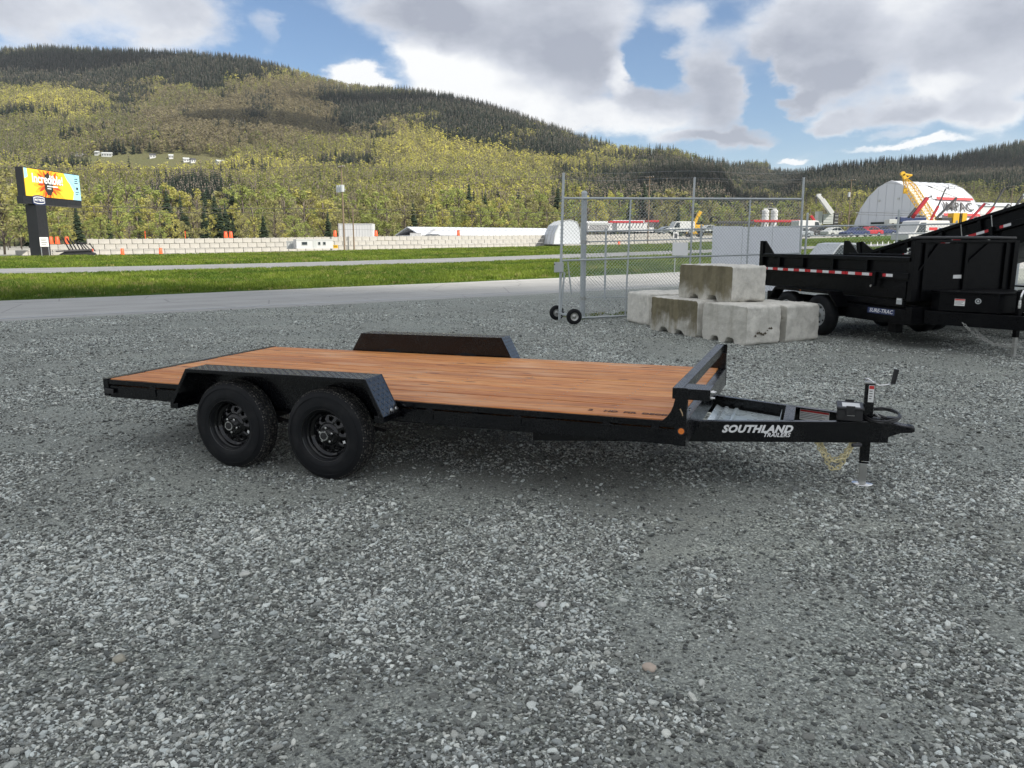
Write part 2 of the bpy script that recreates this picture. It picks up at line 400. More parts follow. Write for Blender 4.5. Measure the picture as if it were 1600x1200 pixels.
    va = t.n('ShaderNodeVectorMath', operation='ADD'); t.L.new(t.obj, va.inputs[0]); t.L.new(off.outputs[0], va.inputs[1]); v0 = va.outputs[0]
    base = t.ramp(t.noise(4.5, 8, .68, v0), [(.3, (.46, .445, .40)), (.5, (.62, .60, .54)), (.7, (.76, .735, .66))])
    drip = t.noise(1, 6, .6, t.mp((5.5, 5.5, .75), vec=v0)); mossn = t.noise(1.6, 5, .6, v0, .6)
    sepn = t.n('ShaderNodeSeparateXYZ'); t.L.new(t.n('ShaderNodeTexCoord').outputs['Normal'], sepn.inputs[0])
    side = t.mr(sepn.outputs[1], .4, .8)     # one long face, greyer and more stained than the rest
    stain = t.attr('stain', 'OBJECT', 'Fac')
    sz_ = t.n('ShaderNodeSeparateXYZ'); t.L.new(t.obj, sz_.inputs[0])
    hz = t.math('ADD', t.math('ADD', t.math('MULTIPLY', sz_.outputs[2], 1.15), t.math('MULTIPLY', mossn, 1.0)), t.math('MULTIPLY', drip, .9))
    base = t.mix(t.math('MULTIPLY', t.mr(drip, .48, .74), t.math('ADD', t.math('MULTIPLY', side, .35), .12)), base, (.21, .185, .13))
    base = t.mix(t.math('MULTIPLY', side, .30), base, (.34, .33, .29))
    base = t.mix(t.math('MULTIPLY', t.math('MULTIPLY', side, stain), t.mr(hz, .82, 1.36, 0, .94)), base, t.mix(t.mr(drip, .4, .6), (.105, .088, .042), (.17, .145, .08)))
    base = t.mix(t.mr(t.noise(2.3, 6, .7, v0), .55, .72, 0, .4), base, (.25, .235, .19))
    base = t.mix(t.mr(t.noise(26, 6, .75, v0), .60, .74, 0, .55), base, (.08, .07, .055))
    t.col(base); hgt = t.math('ADD', t.noise(30, 6, .7, v0), t.math('MULTIPLY', t.vor(45, v0), -.5)); t.bump(hgt, .55, .012); M_['concrete'] = t.m
    t = MT('pale_cast_block', .85)
    rn = t.rand(); c = t.ramp(t.noise(1.3, 6, .65), [(.3, (.30, .295, .275)), (.7, (.43, .42, .39))])
    c = t.mix(t.mr(rn, 0, 1, 0, .38), c, (.40, .385, .35)); t.col(c); M_['palecon'] = t.m
mats()
# ------------------------------------------------------------------ instancing for what nobody could count
def scatter(name, pts, rot, scl, tint, idx, protos, label=None, cat=None):
    me = bpy.data.meshes.new(name); n = len(pts)
    me.vertices.add(n); me.vertices.foreach_set('co', np.asarray(pts, np.float32).ravel())
    for an, typ, key, arr in (('rot', 'FLOAT_VECTOR', 'vector', rot), ('scl', 'FLOAT_VECTOR', 'vector', scl), ('tint', 'FLOAT_COLOR', 'color', np.c_[tint, np.ones(n)]), ('pick', 'INT', 'value', idx)):
        a = me.attributes.new(an, typ, 'POINT'); a.data.foreach_set(key, np.asarray(arr, np.int32 if typ == 'INT' else np.float32).ravel())
    o = bpy.data.objects.new(name, me); COL.objects.link(o); o['kind'] = 'stuff'
    tag(o, label, cat)
    pc = bpy.data.collections.new(name+'_kinds')        # not linked to the scene: only the scattered copies exist in it
    for p in protos: pc.objects.link(p)
    ng = bpy.data.node_groups.new(name+'_nodes', 'GeometryNodeTree')
    ng.interface.new_socket('Geometry', in_out='INPUT', socket_type='NodeSocketGeometry'); ng.interface.new_socket('Geometry', in_out='OUTPUT', socket_type='NodeSocketGeometry')
    N, L = ng.nodes, ng.links
    gi = N.new('NodeGroupInput'); go = N.new('NodeGroupOutput')
    ci = N.new('GeometryNodeCollectionInfo'); ci.inputs['Collection'].default_value = pc; ci.inputs['Separate Children'].default_value = True; ci.inputs['Reset Children'].default_value = True
    ip = N.new('GeometryNodeInstanceOnPoints'); ip.inputs['Pick Instance'].default_value = True
    def na(nm, dt):
        a = N.new('GeometryNodeInputNamedAttribute'); a.data_type = dt; a.inputs[0].default_value = nm; return a.outputs[0]
    e2r = N.new('FunctionNodeEulerToRotation'); L.new(na('rot', 'FLOAT_VECTOR'), e2r.inputs[0])
    L.new(gi.outputs[0], ip.inputs['Points']); L.new(ci.outputs[0], ip.inputs['Instance'])
    L.new(na('pick', 'INT'), ip.inputs['Instance Index']); L.new(e2r.outputs[0], ip.inputs['Rotation']); L.new(na('scl', 'FLOAT_VECTOR'), ip.inputs['Scale'])
    L.new(ip.outputs[0], go.inputs[0])
    m = o.modifiers.new('scatter', 'NODES'); m.node_group = ng
    return o
def proto(name, mb, mat):
    return bpy.data.objects.new(name, mb.mesh(name, mat))

def vnoise(x, y, seed=0):
    """value noise on numpy arrays"""
    xi = np.floor(x).astype(np.int64); yi = np.floor(y).astype(np.int64); fx = x-xi; fy = y-yi
    fx = fx*fx*(3-2*fx); fy = fy*fy*(3-2*fy)
    def h(a, b):
        k = (a*374761393+b*668265263+seed*974711) & 0xffffffff; k = ((k ^ (k >> 13))*1274126177) & 0xffffffff
        return ((k ^ (k >> 16)) & 0xffff)/65535.0
    return (h(xi, yi)*(1-fx)+h(xi+1, yi)*fx)*(1-fy)+(h(xi, yi+1)*(1-fx)+h(xi+1, yi+1)*fx)*fy
def fbm(x, y, seed=0, o=4):
    r = 0; a = .5; t = 0
    for i in range(o): r = r+a*vnoise(x*2**i, y*2**i, seed+i); t += a; a *= .55
    return r/t
def Hn(x, y): return np.array([H(a, b) for a, b in zip(x, y)])

# ------------------------------------------------------------------ ground, roads, verges
QS = sorted(set([-900, -500, -300, -200, -150, -110, -80, -60, -45] + list(np.arange(-36, 70, 1.5)) + list(range(70, 130, 4)) + list(range(130, 300, 15)) + [320, 360, 420, 500, 700, 1000, 1500, 2500]))
EDGE = {26.2: .45, 35.5: .35, 63.6: .25, 78.0: .2, 139.0: 1.0}
def spt(q, s, dz=0):
    e = EDGE.get(s)
    if e: s2 = s + e*(mnoise.noise(Vector((q*.35, s, 0)))+.6*mnoise.noise(Vector((q*1.3, s, 3))))
    else: s2 = s
    x = q-.449*s2; y = s2+.72*x
    return (x, y, H(x, y)+dz)
def strip(name, mat, svals, kind='structure', qs=QS, dz=0):
    mb = MB(); n = len(svals)
    vs = [spt(q, s, dz) for q in qs for s in svals]
    mb.add(vs, [(i*n+j, (i+1)*n+j, (i+1)*n+j+1, i*n+j+1) for i in range(len(qs)-1) for j in range(n-1)], True)
    o = mb.build(name, mat); o['kind'] = kind; return o

def gravel_mat():
    t = MT('crushed_gravel', .85, 0, .3)
    P = t.n('ShaderNodeNewGeometry').outputs['Position']
    wv = t.n('ShaderNodeVectorMath', operation='ADD'); wn = t.n('ShaderNodeTexNoise'); wn.inputs['Scale'].default_value = 18; t.L.new(P, wn.inputs['Vector'])
    ws = t.n('ShaderNodeVectorMath', operation='SCALE'); t.L.new(wn.outputs['Color'], ws.inputs[0]); ws.inputs['Scale'].default_value = .03
    t.L.new(P, wv.inputs[0]); t.L.new(ws.outputs[0], wv.inputs[1]); V = wv.outputs[0]
    def flat(sc): return t.mp((1, 1, .3), vec=V)
    v1 = t.n('ShaderNodeTexVoronoi', feature='F1'); v1.inputs['Scale'].default_value = 46; t.L.new(V, v1.inputs['Vector'])
    v2 = t.n('ShaderNodeTexVoronoi', feature='F1'); v2.inputs['Scale'].default_value = 110; t.L.new(V, v2.inputs['Vector'])
    v3 = t.n('ShaderNodeTexVoronoi', feature='F1'); v3.inputs['Scale'].default_value = 13; t.L.new(V, v3.inputs['Vector'])
    def g(v):
        sp = t.n('ShaderNodeSeparateColor'); t.L.new(v.outputs['Color'], sp.inputs[0]); return sp.outputs[0]
    dirt = t.mr(t.math('ADD', t.math('MULTIPLY', t.noise(.75, 5, .6, P), .7), t.math('MULTIPLY', t.noise(3.1, 4, .6, P), .3)), .42, .60)
    far = t.mr(t.noise(.33, 3, .5, t.mp((1, 1, 1), (13, 5, 0), vec=P)), .35, .65)
    stone = t.ramp(g(v1), [(.0, (.075, .083, .078)), (.3, (.19, .205, .195)), (.6, (.36, .38, .36)), (.8, (.62, .64, .60)), (1, (.84, .85, .80))])
    small = t.ramp(g(v2), [(.0, (.11, .115, .108)), (.5, (.235, .242, .228)), (.85, (.40, .41, .37)), (1, (.68, .69, .62))])
    fines = t.mix(t.noise(70, 5, .7, P), (.18, .182, .168), (.345, .348, .325))
    a = t.mix(t.mr(v1.outputs['Distance'], .30, .55, 1, 0), small, stone)      # round stones with finer stuff between
    b = t.mix(.55, small, fines)
    c = t.mix(dirt, b, a); c = t.mix(t.math('MULTIPLY', far, .30), c, t.mix(1.0, c, (1.35, 1.36, 1.35), 'MULTIPLY'))
    trk = t.noise(1.0, 4, .6, t.mp((.05, .8, 1), rot=(0, 0, -.35), vec=P)); c = t.mix(t.mr(trk, .52, .66, 0, .35), c, t.mix(1.0, c, (1.5, 1.48, 1.42), 'MULTIPLY'))
    c = t.mix(1.0, c, (.87, .90, .88), 'MULTIPLY')
    t.col(c)
    h = t.math('ADD', t.math('MULTIPLY', t.mr(v1.outputs['Distance'], 0, .6, 1, 0), dirt), t.math('ADD', t.math('MULTIPLY', t.mr(v2.outputs['Distance'], 0, .6, 1, 0), .35), t.math('MULTIPLY', t.noise(160, 3, .6, P), .2)))
    t.bump(h, .9, .014); return t.m
def asphalt_mat(name, lo, hi, streak=True):
    t = MT(name, .88, 0, .3); P = t.n('ShaderNodeNewGeometry').outputs['Position']
    rot = math.atan(.72)
    al = t.mp((1, 1, 1), rot=(0, 0, -rot), vec=P); st = t.mp((.035, 1.1, 1), vec=al)
    n1 = t.noise(1.0, 6, .62, st); n2 = t.noise(.5, 5, .6, P); n3 = t.noise(45, 3, .7, P)
    c = t.mix(t.mr(n1, .3, .7), lo, hi); c = t.mix(t.mr(n2, .35, .7, 0, .4), c, [x*1.15 for x in hi])
    c = t.mix(t.mr(n3, .35, .7, 0, .45), c, [x*.72 for x in lo])
    cr = t.vor(.35, t.mp((1, 1, 1), vec=P), feature='DISTANCE_TO_EDGE'); c = t.mix(t.mr(cr, .0, .012, .35, 0), c, (.05, .05, .05))
    t.col(c); t.bump(n3, .4, .01); return t.m
def grass_mat():
    t = MT('turf_soil', .95, 0, .1); P = t.n('ShaderNodeNewGeometry').outputs['Position']
    c = t.mix(t.noise(.5, 6, .65, P), (.045, .085, .012), (.085, .145, .022)); c = t.mix(t.mr(t.noise(6, 5, .7, P), .4, .7, 0, .6), c, (.03, .045, .012))
    t.col(c); t.bump(t.noise(9, 5, .7, P), 1, .1); return t.m
GM = gravel_mat(); GR = grass_mat()
FR = asphalt_mat('old_pale_asphalt', (.31, .31, .30), (.41, .41, .40)); HW = asphalt_mat('highway_asphalt', (.19, .195, .205), (.26, .265, .27))
strip('gravel_lot', GM, [-900, -300, -60, -20, 0, 10, 18, 23, 26.2])
strip('frontage_road', FR, [26.2, 28, 30, 32.5, 35.5])
strip('grass_verge', GR, [35.5, 38, 44, 50, 57, 63.6])
strip('highway', HW, [63.6, 66, 71, 75.5, 78.0])
strip('far_grass_verge', GR, [78.0, 82, 90, 105, 125, 139.0])
t = MT('pale_yard_gravel', .9, 0, .2); P = t.n('ShaderNodeNewGeometry').outputs['Position']
t.col(t.mix(t.noise(.3, 7, .65, P), (.24, .235, .21), (.42, .415, .39))); YM = t.m
strip('yard', YM, [139.0, 151, 180, 230, 300, 420, 600, 900, 2500, 8000])
LQ = [q for q in QS if -300 <= q <= 700]
strip('road_edge_line', MAT['galvtube'], [26.95, 27.08], qs=LQ, dz=.006)
for nm, s in (('road_line', 64.6), ('road_line', 77.2)):
    strip(nm, MAT['white'], [s, s+.16], qs=LQ, dz=.006)
for s, g_, c in ((70.8, 12, 'white'),):
    mb = MB(); q = -120
    while q < 260:
        qa = [spt(q, s, .006), spt(q+3, s, .006), spt(q+3, s+.15, .006), spt(q, s+.15, .006)]
        mb.add(qa, [(0, 1, 2, 3)]); q += g_
    o = mb.build('lane_dashes', MAT['white']); o['kind'] = 'structure'

# ------------------------------------------------------------------ loose stones lying on the lot
def stone_protos(mat, n=7):
    out = []
    for k in range(n):
        bm = bmesh.new(); bmesh.ops.create_icosphere(bm, subdivisions=2 if k < 3 else 1, radius=.5)
        sc = Vector((1, random.uniform(.6, .9), random.uniform(.42, .7)))
        for v in bm.verts:
            nz = mnoise.noise(v.co*2.3+Vector((k*9.1, 0, 0)))
            v.co = v.co*(1+.38*nz)
            v.co = Vector((v.co.x*sc.x, v.co.y*sc.y, v.co.z*sc.z))
        me = bpy.data.meshes.new('stone'); bm.to_mesh(me); bm.free(); me.polygons.foreach_set('use_smooth', [k % 2 == 0]*len(me.polygons)); me.materials.append(mat)
        out.append(bpy.data.objects.new('stone_kind', me))
    return out
t = MT('grey_stone', .8, 0, .3); ta = t.attr('tint', 'INSTANCER')
t.col(t.mix(t.mr(t.noise(1.7, 5, .7), .35, .7, 0, .5), ta, t.mix(1.0, ta, (.62, .63, .62), 'MULTIPLY'))); t.bump(t.noise(4, 4), .4, .1); STONE = t.m
NP = 400000
d = np.random.rand(NP*3); Y = 1.9+(24-1.9)*d**1.5; X = (np.random.rand(NP*3)*2-1)*(.72*Y+.5)
patch = .7*fbm(X*.75, Y*.75, 5)+.3*fbm(X*3, Y*3, 9)
keep = np.random.rand(NP*3) < np.clip((patch-.36)*4.2, .08, 1)*np.clip(1.15-(Y-6)/17, .06, 1)
keep = keep & (Y-.72*X < 26.1); X = X[keep][:NP]; Y = Y[keep][:NP]; n = len(X)
sz = np.clip(np.random.lognormal(math.log(.0124), .40, n), .006, .045)*(1+.03*(Y-3).clip(0))
g = np.random.rand(n); v = (.11+.44*g**1.3+.6*np.clip(g-.62, 0, 1)*2.2*np.random.rand(n))*(.64+.66*patch[keep][:NP])
v = np.where(np.random.rand(n) < .16*np.clip((patch[keep][:NP]-.38)*9, .15, 2.4), np.random.uniform(.55, .85, n), v)
hue = np.random.rand(n, 1); tint = v[:, None]*((1-hue)*np.array([.90, .97, .94])+hue*np.array([.97, .98, .89]))
rot = np.c_[np.random.uniform(-.5, .5, (n, 2)), np.random.rand(n)*6.28]
scl = sz[:, None]*np.random.uniform(.8, 1.25, (n, 3))*np.array([1.15, 1, 1])
scatter('gravel', np.c_[X, Y, sz*.16], rot, scl, tint, np.random.randint(0, 7, n), stone_protos(STONE))
# a few stones big enough to point at
for (u, v_, w, c, lb) in ((383, 900, .055, (.50, .50, .46), 'pale flat stone lying left of centre in the foreground gravel'), (1014, 1047, .058, (.42, .35, .29), 'pale brown stone lying in the foreground gravel'),
                        (186, 1033, .055, (.33, .31, .25), 'olive grey stone lying in the bottom left gravel'), (845, 948, .05, (.5, .5, .48), 'small pale stone near the middle of the foreground gravel')):
    bm = bmesh.new(); bmesh.ops.create_icosphere(bm, subdivisions=3, radius=.5)
    for q in bm.verts:
        q.co *= 1+.35*mnoise.noise(q.co*2+Vector((u, 0, 0)))+.06*mnoise.noise(q.co*7); q.co.z *= .55
        q.co *= w
    me = bpy.data.meshes.new('loose_stone'); bm.to_mesh(me); bm.free(); me.polygons.foreach_set('use_smooth', [True]*len(me.polygons)); me.materials.append(plain('stone_%d' % u, c, .8, nscale=40, var=.3))
    o = bpy.data.objects.new('loose_stone', me); COL.objects.link(o); p = onz(u, v_); o.location = (p.x, p.y, w*.2); tag(o, lb, 'stone')

# ------------------------------------------------------------------ grass blades
def leafmat(name, trans=.35, rough=.6, inst=True, col=None):
    t = MT(name, rough, 0, .25)
    c = t.attr('tint', 'INSTANCER') if inst else col
    if not inst: c = t.mix(t.math('MULTIPLY', t.noise(.9, 5, .7), 1.0), [x*.6 for x in col], [min(1, x*1.45) for x in col])
    else: c = t.mix(t.noise(1.3, 4, .7), t.mix(1.0, c, (.62, .62, .62), 'MULTIPLY'), t.mix(1.0, c, (1.4, 1.4, 1.3), 'MULTIPLY'))
    t.col(c)
    tr = t.n('ShaderNodeBsdfTranslucent'); t.L.new(c, tr.inputs[0]); mx = t.n('ShaderNodeMixShader'); mx.inputs[0].default_value = trans
    t.L.new(t.b.outputs[0], mx.inputs[1]); t.L.new(tr.outputs[0], mx.inputs[2]); t.L.new(mx.outputs[0], t.N['Material Output'].inputs[0]); return t.m
GB = leafmat('grass_blade')
gp = []
for k in range(4):
    mb = MB()
    for i in range(22):
        a = random.uniform(0, 6.28); r = random.random()**.5*.5; x, y = r*math.cos(a), r*math.sin(a); h = random.uniform(.45, 1.1); w = random.uniform(.02, .045)
        b = random.uniform(0, 6.28); dx, dy = math.cos(b)*w, math.sin(b)*w; lx, ly = random.uniform(-.35, .35)*h, random.uniform(-.35, .35)*h
        mb.add([(x-dx, y-dy, -.05), (x+dx, y+dy, -.05), (x+dx*.7+lx*.4, y+dy*.7+ly*.4, h*.6), (x-dx*.7+lx*.4, y-dy*.7+ly*.4, h*.6), (x+lx, y+ly, h)], [(0, 1, 2, 3), (3, 2, 4)])
    gp.append(proto('grass_tuft_kind', mb, GB))
def turf(name, s0, s1, q0, q1, dens, hh, spread):
    A = (s1-s0)*(q1-q0)*1.0; n = int(A*dens)
    s = s0+(s1-s0)*np.random.rand(n); q = q0+(q1-q0)*np.random.rand(n); x = q-.449*s; y = s+.72*x
    u = x/np.maximum(y, 1); k = (y > 5) & (np.abs(u) < .78); x, y, s = x[k], y[k], s[k]; n = len(x)
    z = Hn(x, y); f = fbm(x*.35, y*.35, 3); f2 = fbm(x*.11, y*.11, 8); edge = np.clip(np.minimum(s-s0, s1-s)/1.2, .35, 1)
    h = hh*(.6+.8*f)*np.random.uniform(.7, 1.3, n)*edge
    c0 = np.array([.070, .125, .014]); c1 = np.array([.19, .25, .034]); c2 = np.array([.26, .25, .09]); w = np.clip((f-.3)*2.2+np.random.uniform(-.15, .15, n), 0, 1)[:, None]
    tint = c0*(1-w)+c1*w; dry = (np.random.rand(n) < .05+.14*(f2 > .6))[:, None]; tint = np.where(dry, c2, tint)*np.random.uniform(.8, 1.2, (n, 1))
    scatter(name, np.c_[x, y, z], np.c_[np.zeros((n, 2)), np.random.rand(n)*6.28], np.c_[np.full(n, spread), np.full(n, spread), h], tint, np.random.randint(0, 4, n), gp)
turf('grass', 35.7, 63.2, -8, 75, 15, .165, .40)
turf('grass', 78.3, 138, -15, 120, 3.6, .20, .70)
turf('weeds', 16.6, 17.9, 9.2, 11.6, 22, .16, .22)

# ------------------------------------------------------------------ the hills
SIL = [(-900, 150), (-500, 120), (-200, 96), (0, 84), (60, 80), (130, 84), (200, 87), (290, 90), (380, 98), (450, 114), (520, 134), (560, 143), (640, 148), (700, 158), (760, 172), (800, 186), (850, 203), (900, 220), (960, 238), (1000, 243), (1060, 246), (1100, 261), (1140, 270), (1170, 262), (1200, 262), (1225, 274), (1260, 276), (1300, 269), (1340, 264), (1400, 259), (1460, 256), (1500, 250), (1560, 238), (1600, 230), (1800, 200), (2200, 190), (2700, 230)]
DR = [(-900, 1500), (0, 1700), (500, 1600), (900, 1350), (1060, 1150), (1130, 1050), (1160, 1700), (1230, 1700), (1260, 1150), (1400, 1100), (1600, 1300), (2700, 1500)]
def interp(tab, u):
    xs = [a for a, b in tab]; return np.interp(u, xs, [b for a, b in tab])
SU = np.arange(-900, 2701, 12.0)
def ab(u, v):
    yc = math.cos(PITCH)+(600-v)/FPX*math.sin(PITCH); return (u-800)/FPX/yc, (-math.sin(PITCH)+(600-v)/FPX*math.cos(PITCH))/yc
SA = np.array([ab(u, interp(SIL, u))[0] for u in SU]); SE = np.array([ab(u, interp(SIL, u))[1] for u in SU]); SD = np.array([interp(DR, u) for u in SU])
HILL0 = 330.0
def hillz(a, Y):
    """height at slope direction a = x/y and depth Y (numpy)"""
    e = np.interp(a, SA, SE); D = np.interp(a, SA, SD)
    t = np.clip((Y-HILL0)/(D-HILL0), 0, 1); g = t**.85
    x = a*Y
    el = e*g*(1+.05*np.sin(t*9+a*7)*(1-t)*4*t)
    z = CAMH+Y*el + (fbm(x/170.0, Y/170.0, 21)-.5)*26*np.clip(t*6, 0, 1)*np.clip((1-t)*8, .12, 1)
    back = np.clip((Y-D)/500.0, 0, 1); z = z-back*back*(150+.6*Y*e)
    return np.where(Y < HILL0+1, 1.5, z) if np.ndim(z) else float(z)
aa = np.linspace(-1.35, 1.35, 260); yy = np.concatenate([np.linspace(HILL0-10, 700, 34), np.linspace(720, 2400, 90)])
AA, YY = np.meshgrid(aa, yy); ZZ = hillz(AA.ravel(), YY.ravel()).reshape(AA.shape); ZZ[0, :] = -3
mb = MB(); nx = len(aa)
mb.add([(AA[i, j]*YY[i, j], YY[i, j], ZZ[i, j]) for i in range(len(yy)) for j in range(nx)], [(i*nx+j, i*nx+j+1, (i+1)*nx+j+1, (i+1)*nx+j) for i in range(len(yy)-1) for j in range(nx-1)], True)
t = MT('forest_floor', .95, 0, .1); P = t.n('ShaderNodeNewGeometry').outputs['Position']
t.col(t.mix(t.noise(.02, 7, .65, P), (.12, .10, .06), (.10, .12, .045))); t.bump(t.noise(.15, 5, .7, P), 1, 2)
o = mb.build('hills', t.m); o['kind'] = 'structure'

# tree kinds -------------------------------------------------------------------
LEAF = leafmat('leaf_canopy', .45, .7); BARK = plain('tree_bark', (.12, .10, .08), .9, nscale=2, var=.3)
def leaf_quad(mb, p, sz, nrm=None, mat=0):
    n = nrm if nrm is not None else Vector((random.gauss(0, 1), random.gauss(0, 1), random.gauss(0, 1)+.6)).normalized()
    a = n.orthogonal().normalized(); ang = random.uniform(0, 6.28); a = (Matrix.Rotation(ang, 3, n) @ a); b = n.cross(a)
    k = random.uniform(.6, 1.1)
    mb.add([p-a*sz*.5, p+b*sz*.35*k, p+a*sz*.5, p-b*sz*.4*k], [(0, 1, 2, 3)], mat=mat)
def decid(nclump, nleaf, lsz, bare=False, slim=1.0, seed=0, split=False):
    """unit-height broadleaf: trunk and limbs (mat 1), clumps of leaf faces (mat 0)"""
    rs = random.Random(seed); st = random.getstate(); random.seed(seed*77+5)
    mb = MB(); tb = MB(); w = .23*slim
    tb.tube([(0, 0, -.02), (.01, .005, .3), (0, .02, .6), (.01, 0, .9)], .011, 5)
    for i in range(nclump):
        h = .26+.70*((i+.5)/nclump); env = w*math.sin(PI*min(1, max(.06, (h-.16)/.88)))**.62
        a = rs.uniform(0, 6.28); r = env*rs.uniform(.25, 1.0); c = Vector((r*math.cos(a), r*math.sin(a), h+rs.uniform(-.04, .04)))
        tb.tube([(0, 0, max(.12, c.z-.20)), (c.x*.5, c.y*.5, c.z-.08), tuple(c)], .0055, 3)
        cs = rs.uniform(.055, .10)*(1.15-.4*h)
        for j in range(nleaf):
            dv = Vector((random.gauss(0, 1), random.gauss(0, 1), random.gauss(0, .8))); dv.normalize(); dv *= cs*random.random()**.4
            leaf_quad(mb, c+dv, lsz*random.uniform(.6, 1.3))
            if bare and j % 2 == 0:
                q = c+dv; tb.add([tuple(c), tuple(q+Vector((0, 0, .05))), tuple(q+Vector((.006, 0, .05)))], [(0, 1, 2)])
    random.setstate(st)
    return mb, tb
def conif(tiers, per, seed=0, wid=.17):
    st = random.getstate(); random.seed(seed*31+3); mb = MB(); tb = MB()
    tb.tube([(0, 0, -.02), (0, 0, .5), (0, 0, .98)], .010, 4)
    for i in range(tiers):
        f = i/(tiers-1); h = .10+.88*f; r = wid*(1-f)**.85*random.uniform(.75, 1.15)+.008
        for j in range(per):
            a = 2*PI*j/per+random.uniform(-.4, .4)+i; rr = r*random.uniform(.65, 1.15); x, y = math.cos(a), math.sin(a); w = rr*.42+.006
            z = h+random.uniform(-.012, .012); dr = -rr*.42
            mb.add([(0, 0, z+.02), (x*rr*.6-y*w, y*rr*.6+x*w, z+dr*.5), (x*rr, y*rr, z+dr), (x*rr*.6+y*w, y*rr*.6-x*w, z+dr*.55)], [(0, 1, 2), (0, 2, 3)])
    mb.add([(-.008, 0, .93), (.008, 0, .93), (0, 0, 1.03)], [(0, 1, 2)])
    random.setstate(st); return mb, tb
def join(a, b):
    k = len(a.v); a.v += b.v; a.f += [[i+k for i in f] for f in b.f]; a.sm += b.sm; a.mi += [1]*len(b.f); return a
far_protos = []
for k in range(4): a, b = decid(9, 11, .085, seed=k+1); far_protos.append(proto('broadleaf_kind', join(a, b), [LEAF, BARK]))
for k in range(3): a, b = decid(9, 6, .05, bare=True, seed=k+20, slim=.8); far_protos.append(proto('bare_tree_kind', join(a, b), [LEAF, BARK]))
for k in range(4): a, b = conif(13, 6, seed=k+1); far_protos.append(proto('conifer_kind', join(a, b), [LEAF, BARK]))

# forest cover: kind follows the stands, colour also carries painted sunlit patches ------------
def blobs(u, v, L):
    r = np.zeros_like(u)
    for (cx, cy, rx, ry, w) in L: r = r+w*np.exp(-(((u-cx)/rx)**2+((v-cy)/ry)**2))
    return r
NF = 88000
aF = np.random.uniform(-.86, .86, NF*2); yF = np.sqrt(np.random.uniform(370**2, 1760**2, NF*2))
DF = np.interp(aF, SA, SD); k = yF < DF+35; aF, yF = aF[k], yF[k]
zF = hillz(aF, yF); xF = aF*yF
vec = np.c_[xF, yF, zF-CAMH]; Rr = np.array(RIGHT); Uu = np.array(UP); Ff = np.array(FWD)
dd = vec@Ff; uF = 800+FPX*(vec@Rr)/dd; vF = 600-FPX*(vec@Uu)/dd
silv = np.interp(uF, [a for a, b in SIL], [b for a, b in SIL]); below = vF-silv
nz = fbm(xF/60, yF/60, 40)-.5; nz2 = fbm(xF/25, yF/25, 50)-.5
con = .05+.16*(vF > 205)+blobs(uF, vF, [(60, 110, 230, 32, 1.1), (300, 105, 160, 22, .9), (50, 190, 45, 26, .5), (185, 180, 45, 34, .6), (330, 138, 40, 16, .7), (300, 320, 55, 26, .9), (395, 190, 30, 16, .6), (555, 195, 40, 14, .7),
                         (620, 165, 150, 20, 1.0), (760, 195, 90, 24, .95), (880, 235, 60, 18, .6), (1100, 275, 70, 14, .9), (1010, 300, 120, 40, .35), (1430, 275, 220, 26, 1.0), (1250, 290, 60, 16, .6), (1580, 255, 60, 30, .8), (560, 262, 30, 8, .4), (1130, 320, 90, 30, .3)])
con = con + np.where(uF > 850, .10, 0)+1.25*nz+.8*nz2*.6
con = np.where((uF > 620) & (uF < 860) & (below > 62) & (below < 150), con-.3, con)
brown = .15+blobs(uF, vF, [(330, 195, 190, 38, 1.0), (470, 170, 110, 35, .9), (150, 130, 300, 22, .6), (540, 190, 120, 30, .6), (260, 240, 200, 16, .5), (200, 320, 300, 30, .35), (700, 290, 140, 20, .2)])+nz*.8+nz2*.5
lit = .35+blobs(uF, vF, [(80, 165, 110, 28, .9), (330, 120, 130, 18, .9), (720, 230, 130, 45, 1.0), (880, 260, 70, 25, .5), (300, 270, 260, 22, .7), (750, 320, 110, 12, .9), (950, 240, 50, 20, .5), (1400, 320, 80, 18, .4)])+nz  # sunlit patches of the slope, painted into the tree tints
rnd = np.random.rand(len(uF))
isc = con+.35*(rnd-.5) > .52; isb = (~isc) & (brown+.6*(np.random.rand(len(uF))-.5) > .74)
clear = np.exp(-(((uF-238)/150)**2+((vF-258)/19)**2))+np.exp(-(((uF-1205)/22)**2+((vF-268)/4)**2)) > .45
thin = np.random.rand(len(uF)) < np.where(isb, .8, 1)
k = (~clear) & thin; k[np.cumsum(k) > NF] = False
uF, vF, xF, yF, zF, isc, isb, lit, nz, nz2 = [q[k] for q in (uF, vF, xF, yF, zF, isc, isb, lit, nz, nz2)]; n = len(xF)
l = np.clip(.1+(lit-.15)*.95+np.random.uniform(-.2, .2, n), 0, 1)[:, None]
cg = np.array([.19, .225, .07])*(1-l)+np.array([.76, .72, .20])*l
rr_ = np.random.rand(n, 1); cg = cg*(1-.45*(rr_ > .75))+np.array([.08, .12, .03])*.45*(rr_ > .75)
cb = np.array([.25, .22, .135])*np.random.uniform(.7, 1.25, (n, 1))*(1+.5*l); cc = np.array([.024, .042, .028])*np.random.uniform(.7, 1.5, (n, 1))
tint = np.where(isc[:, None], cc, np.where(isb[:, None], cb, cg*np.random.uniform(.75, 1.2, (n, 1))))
hgt = np.where(isc, np.random.uniform(9, 20, n), np.random.uniform(7, 15.5, n)); hgt = hgt*np.where(uF > 1200, .8, 1)
idx = np.where(isc, np.random.randint(7, 11, n), np.where(isb, np.random.randint(4, 7, n), np.random.randint(0, 4, n)))
wd = hgt*np.random.uniform(1.0, 1.5, n)*np.where(isc, .95, 1.15)
scatter('forest', np.c_[xF, yF, zF-.5], np.c_[np.zeros((n, 2)), np.random.rand(n)*6.28], np.c_[wd, wd, hgt], tint, idx, far_protos)

